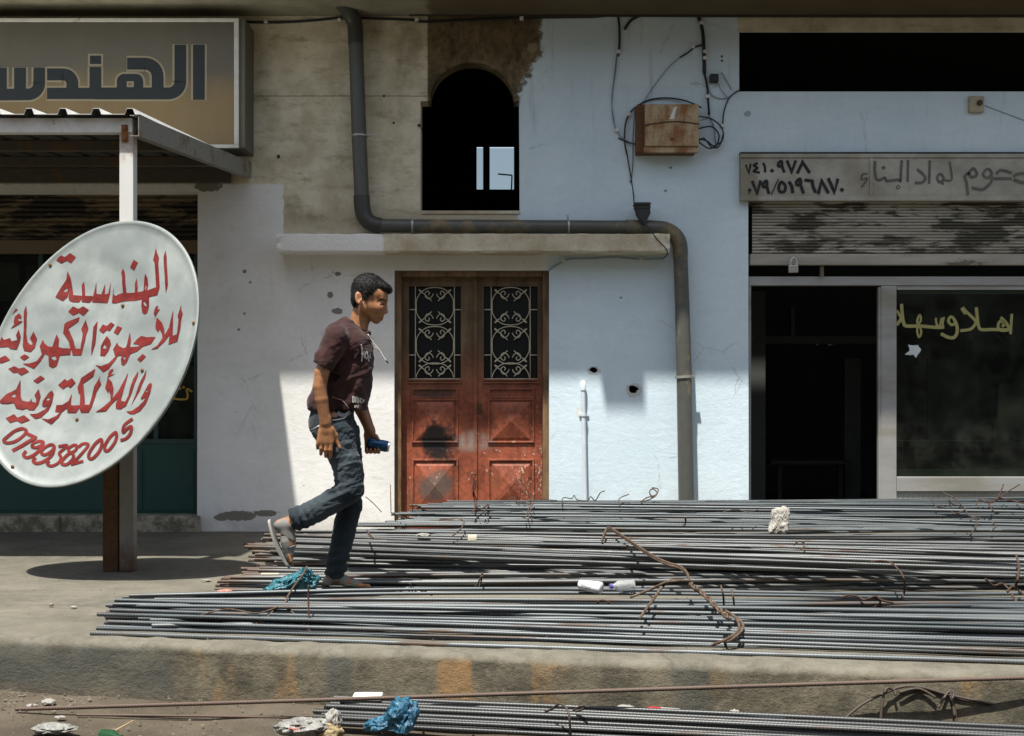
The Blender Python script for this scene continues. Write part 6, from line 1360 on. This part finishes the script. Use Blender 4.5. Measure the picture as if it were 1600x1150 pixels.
for k, (px, py) in enumerate(((1072, 1111), (1096, 1108), (1100, 1116))):
    mb = lump(onz(px, py, RZ+.04), (.026, .024, .026), 40+k, 3, .5, 1.6); one(mb, 'clod', mat_soil() if k == 0 else bpy.data.materials['soil'], ('dark clod of earth touching the red and white can', 'tall dark clod of earth right of the red and white can', 'low dark clod of earth at the kerb foot')[k], 'clod')
gb = thing('glass_bottle', 'green bottle end lying in the dirt at the lower left', 'bottle', tuple(onz(172, 1147, RZ+.03)))
mb = MB(); c = onz(172, 1150, RZ+.02); mb.tube([c+Vector((-.035, .01, 0)), c+Vector((-.03, .01, 0)), c+Vector((.015, -.01, 0)), c+Vector((.03, -.02, 0)), c+Vector((.05, -.03, 0))], [.014, .021, .022, .012, .010], 14); mb.build('bottle_body', plain('green_glass', (.01, .045, .015), .15), gb, smooth=40)
mb = MB(); mb.tube([onz(178, 1143, RZ+.03), onz(192, 1135, RZ+.04), onz(208, 1126, RZ+.05)], [.004, .003, .002], 6); one(mb, 'twig', plain('dry_twig', (.30, .21, .11), .8), 'dry twig sticking up beside the green bottle', 'twig')
wrinkled(84, 1138, RZ+.025, .12, .07, .03, 51, bagmat('dull_film', (.14, .14, .125), (.25, .25, .225)), 'crumpled clear film in the dirt at the lower left', 'plastic film', 'plastic_film')
scrap(76, 1097, RZ+.02, .05, .025, 'pale crumpled paper at the kerb foot on the left', seed=52); scrap(50, 1102, RZ+.015, .04, .01, 'pale paper slip at the kerb foot on the far left', seed=53); scrap(94, 1120, RZ+.015, .035, .008, 'flat pale scrap in the dirt above the clear film', seed=54)
# small chips, leaves and gravel that nobody could count
mb = MB(); r2 = random.Random(5)
for i in range(1100):
    x = r2.uniform(-2.6, 2.4); t = r2.random()
    if t < .35: y = edge_y(x)-r2.uniform(.04, .55)**1.0; z = RZ+.022*max(0, 1-abs(edge_y(x)-y)/.35)+.006
    elif t < .6:
        x = r2.uniform(-2.7, -1.6); y = edge_y(x)-abs(r2.gauss(.12, .12))-.03; z = RZ+.02
    else: y = edge_y(x)+r2.uniform(.05, 1.2)+(r2.random()**2)*1.6; z = .002
    if y > -.3: continue
    s = r2.uniform(.002, .007)*(1 if z > -.1 else 1.5); a = r2.uniform(0, 6.28); h = s*r2.uniform(.3, .9); P = [(x+s*math.cos(a+k*2.1)*r2.uniform(.6, 1.3), y+s*math.sin(a+k*2.1)*r2.uniform(.6, 1.3), z) for k in range(3)]
    mb.add(P+[(x, y, z+h)], [(0, 1, 3), (1, 2, 3), (2, 0, 3)])
m = Mat('gravel_chips'); n = m.noise(9, 2, .5); tag(mb.build('gravel', m.done(m.mix(n.st(.45, .55), (.085, .07, .05), (.12, .105, .08)), .9), None), None, None, kind='stuff')
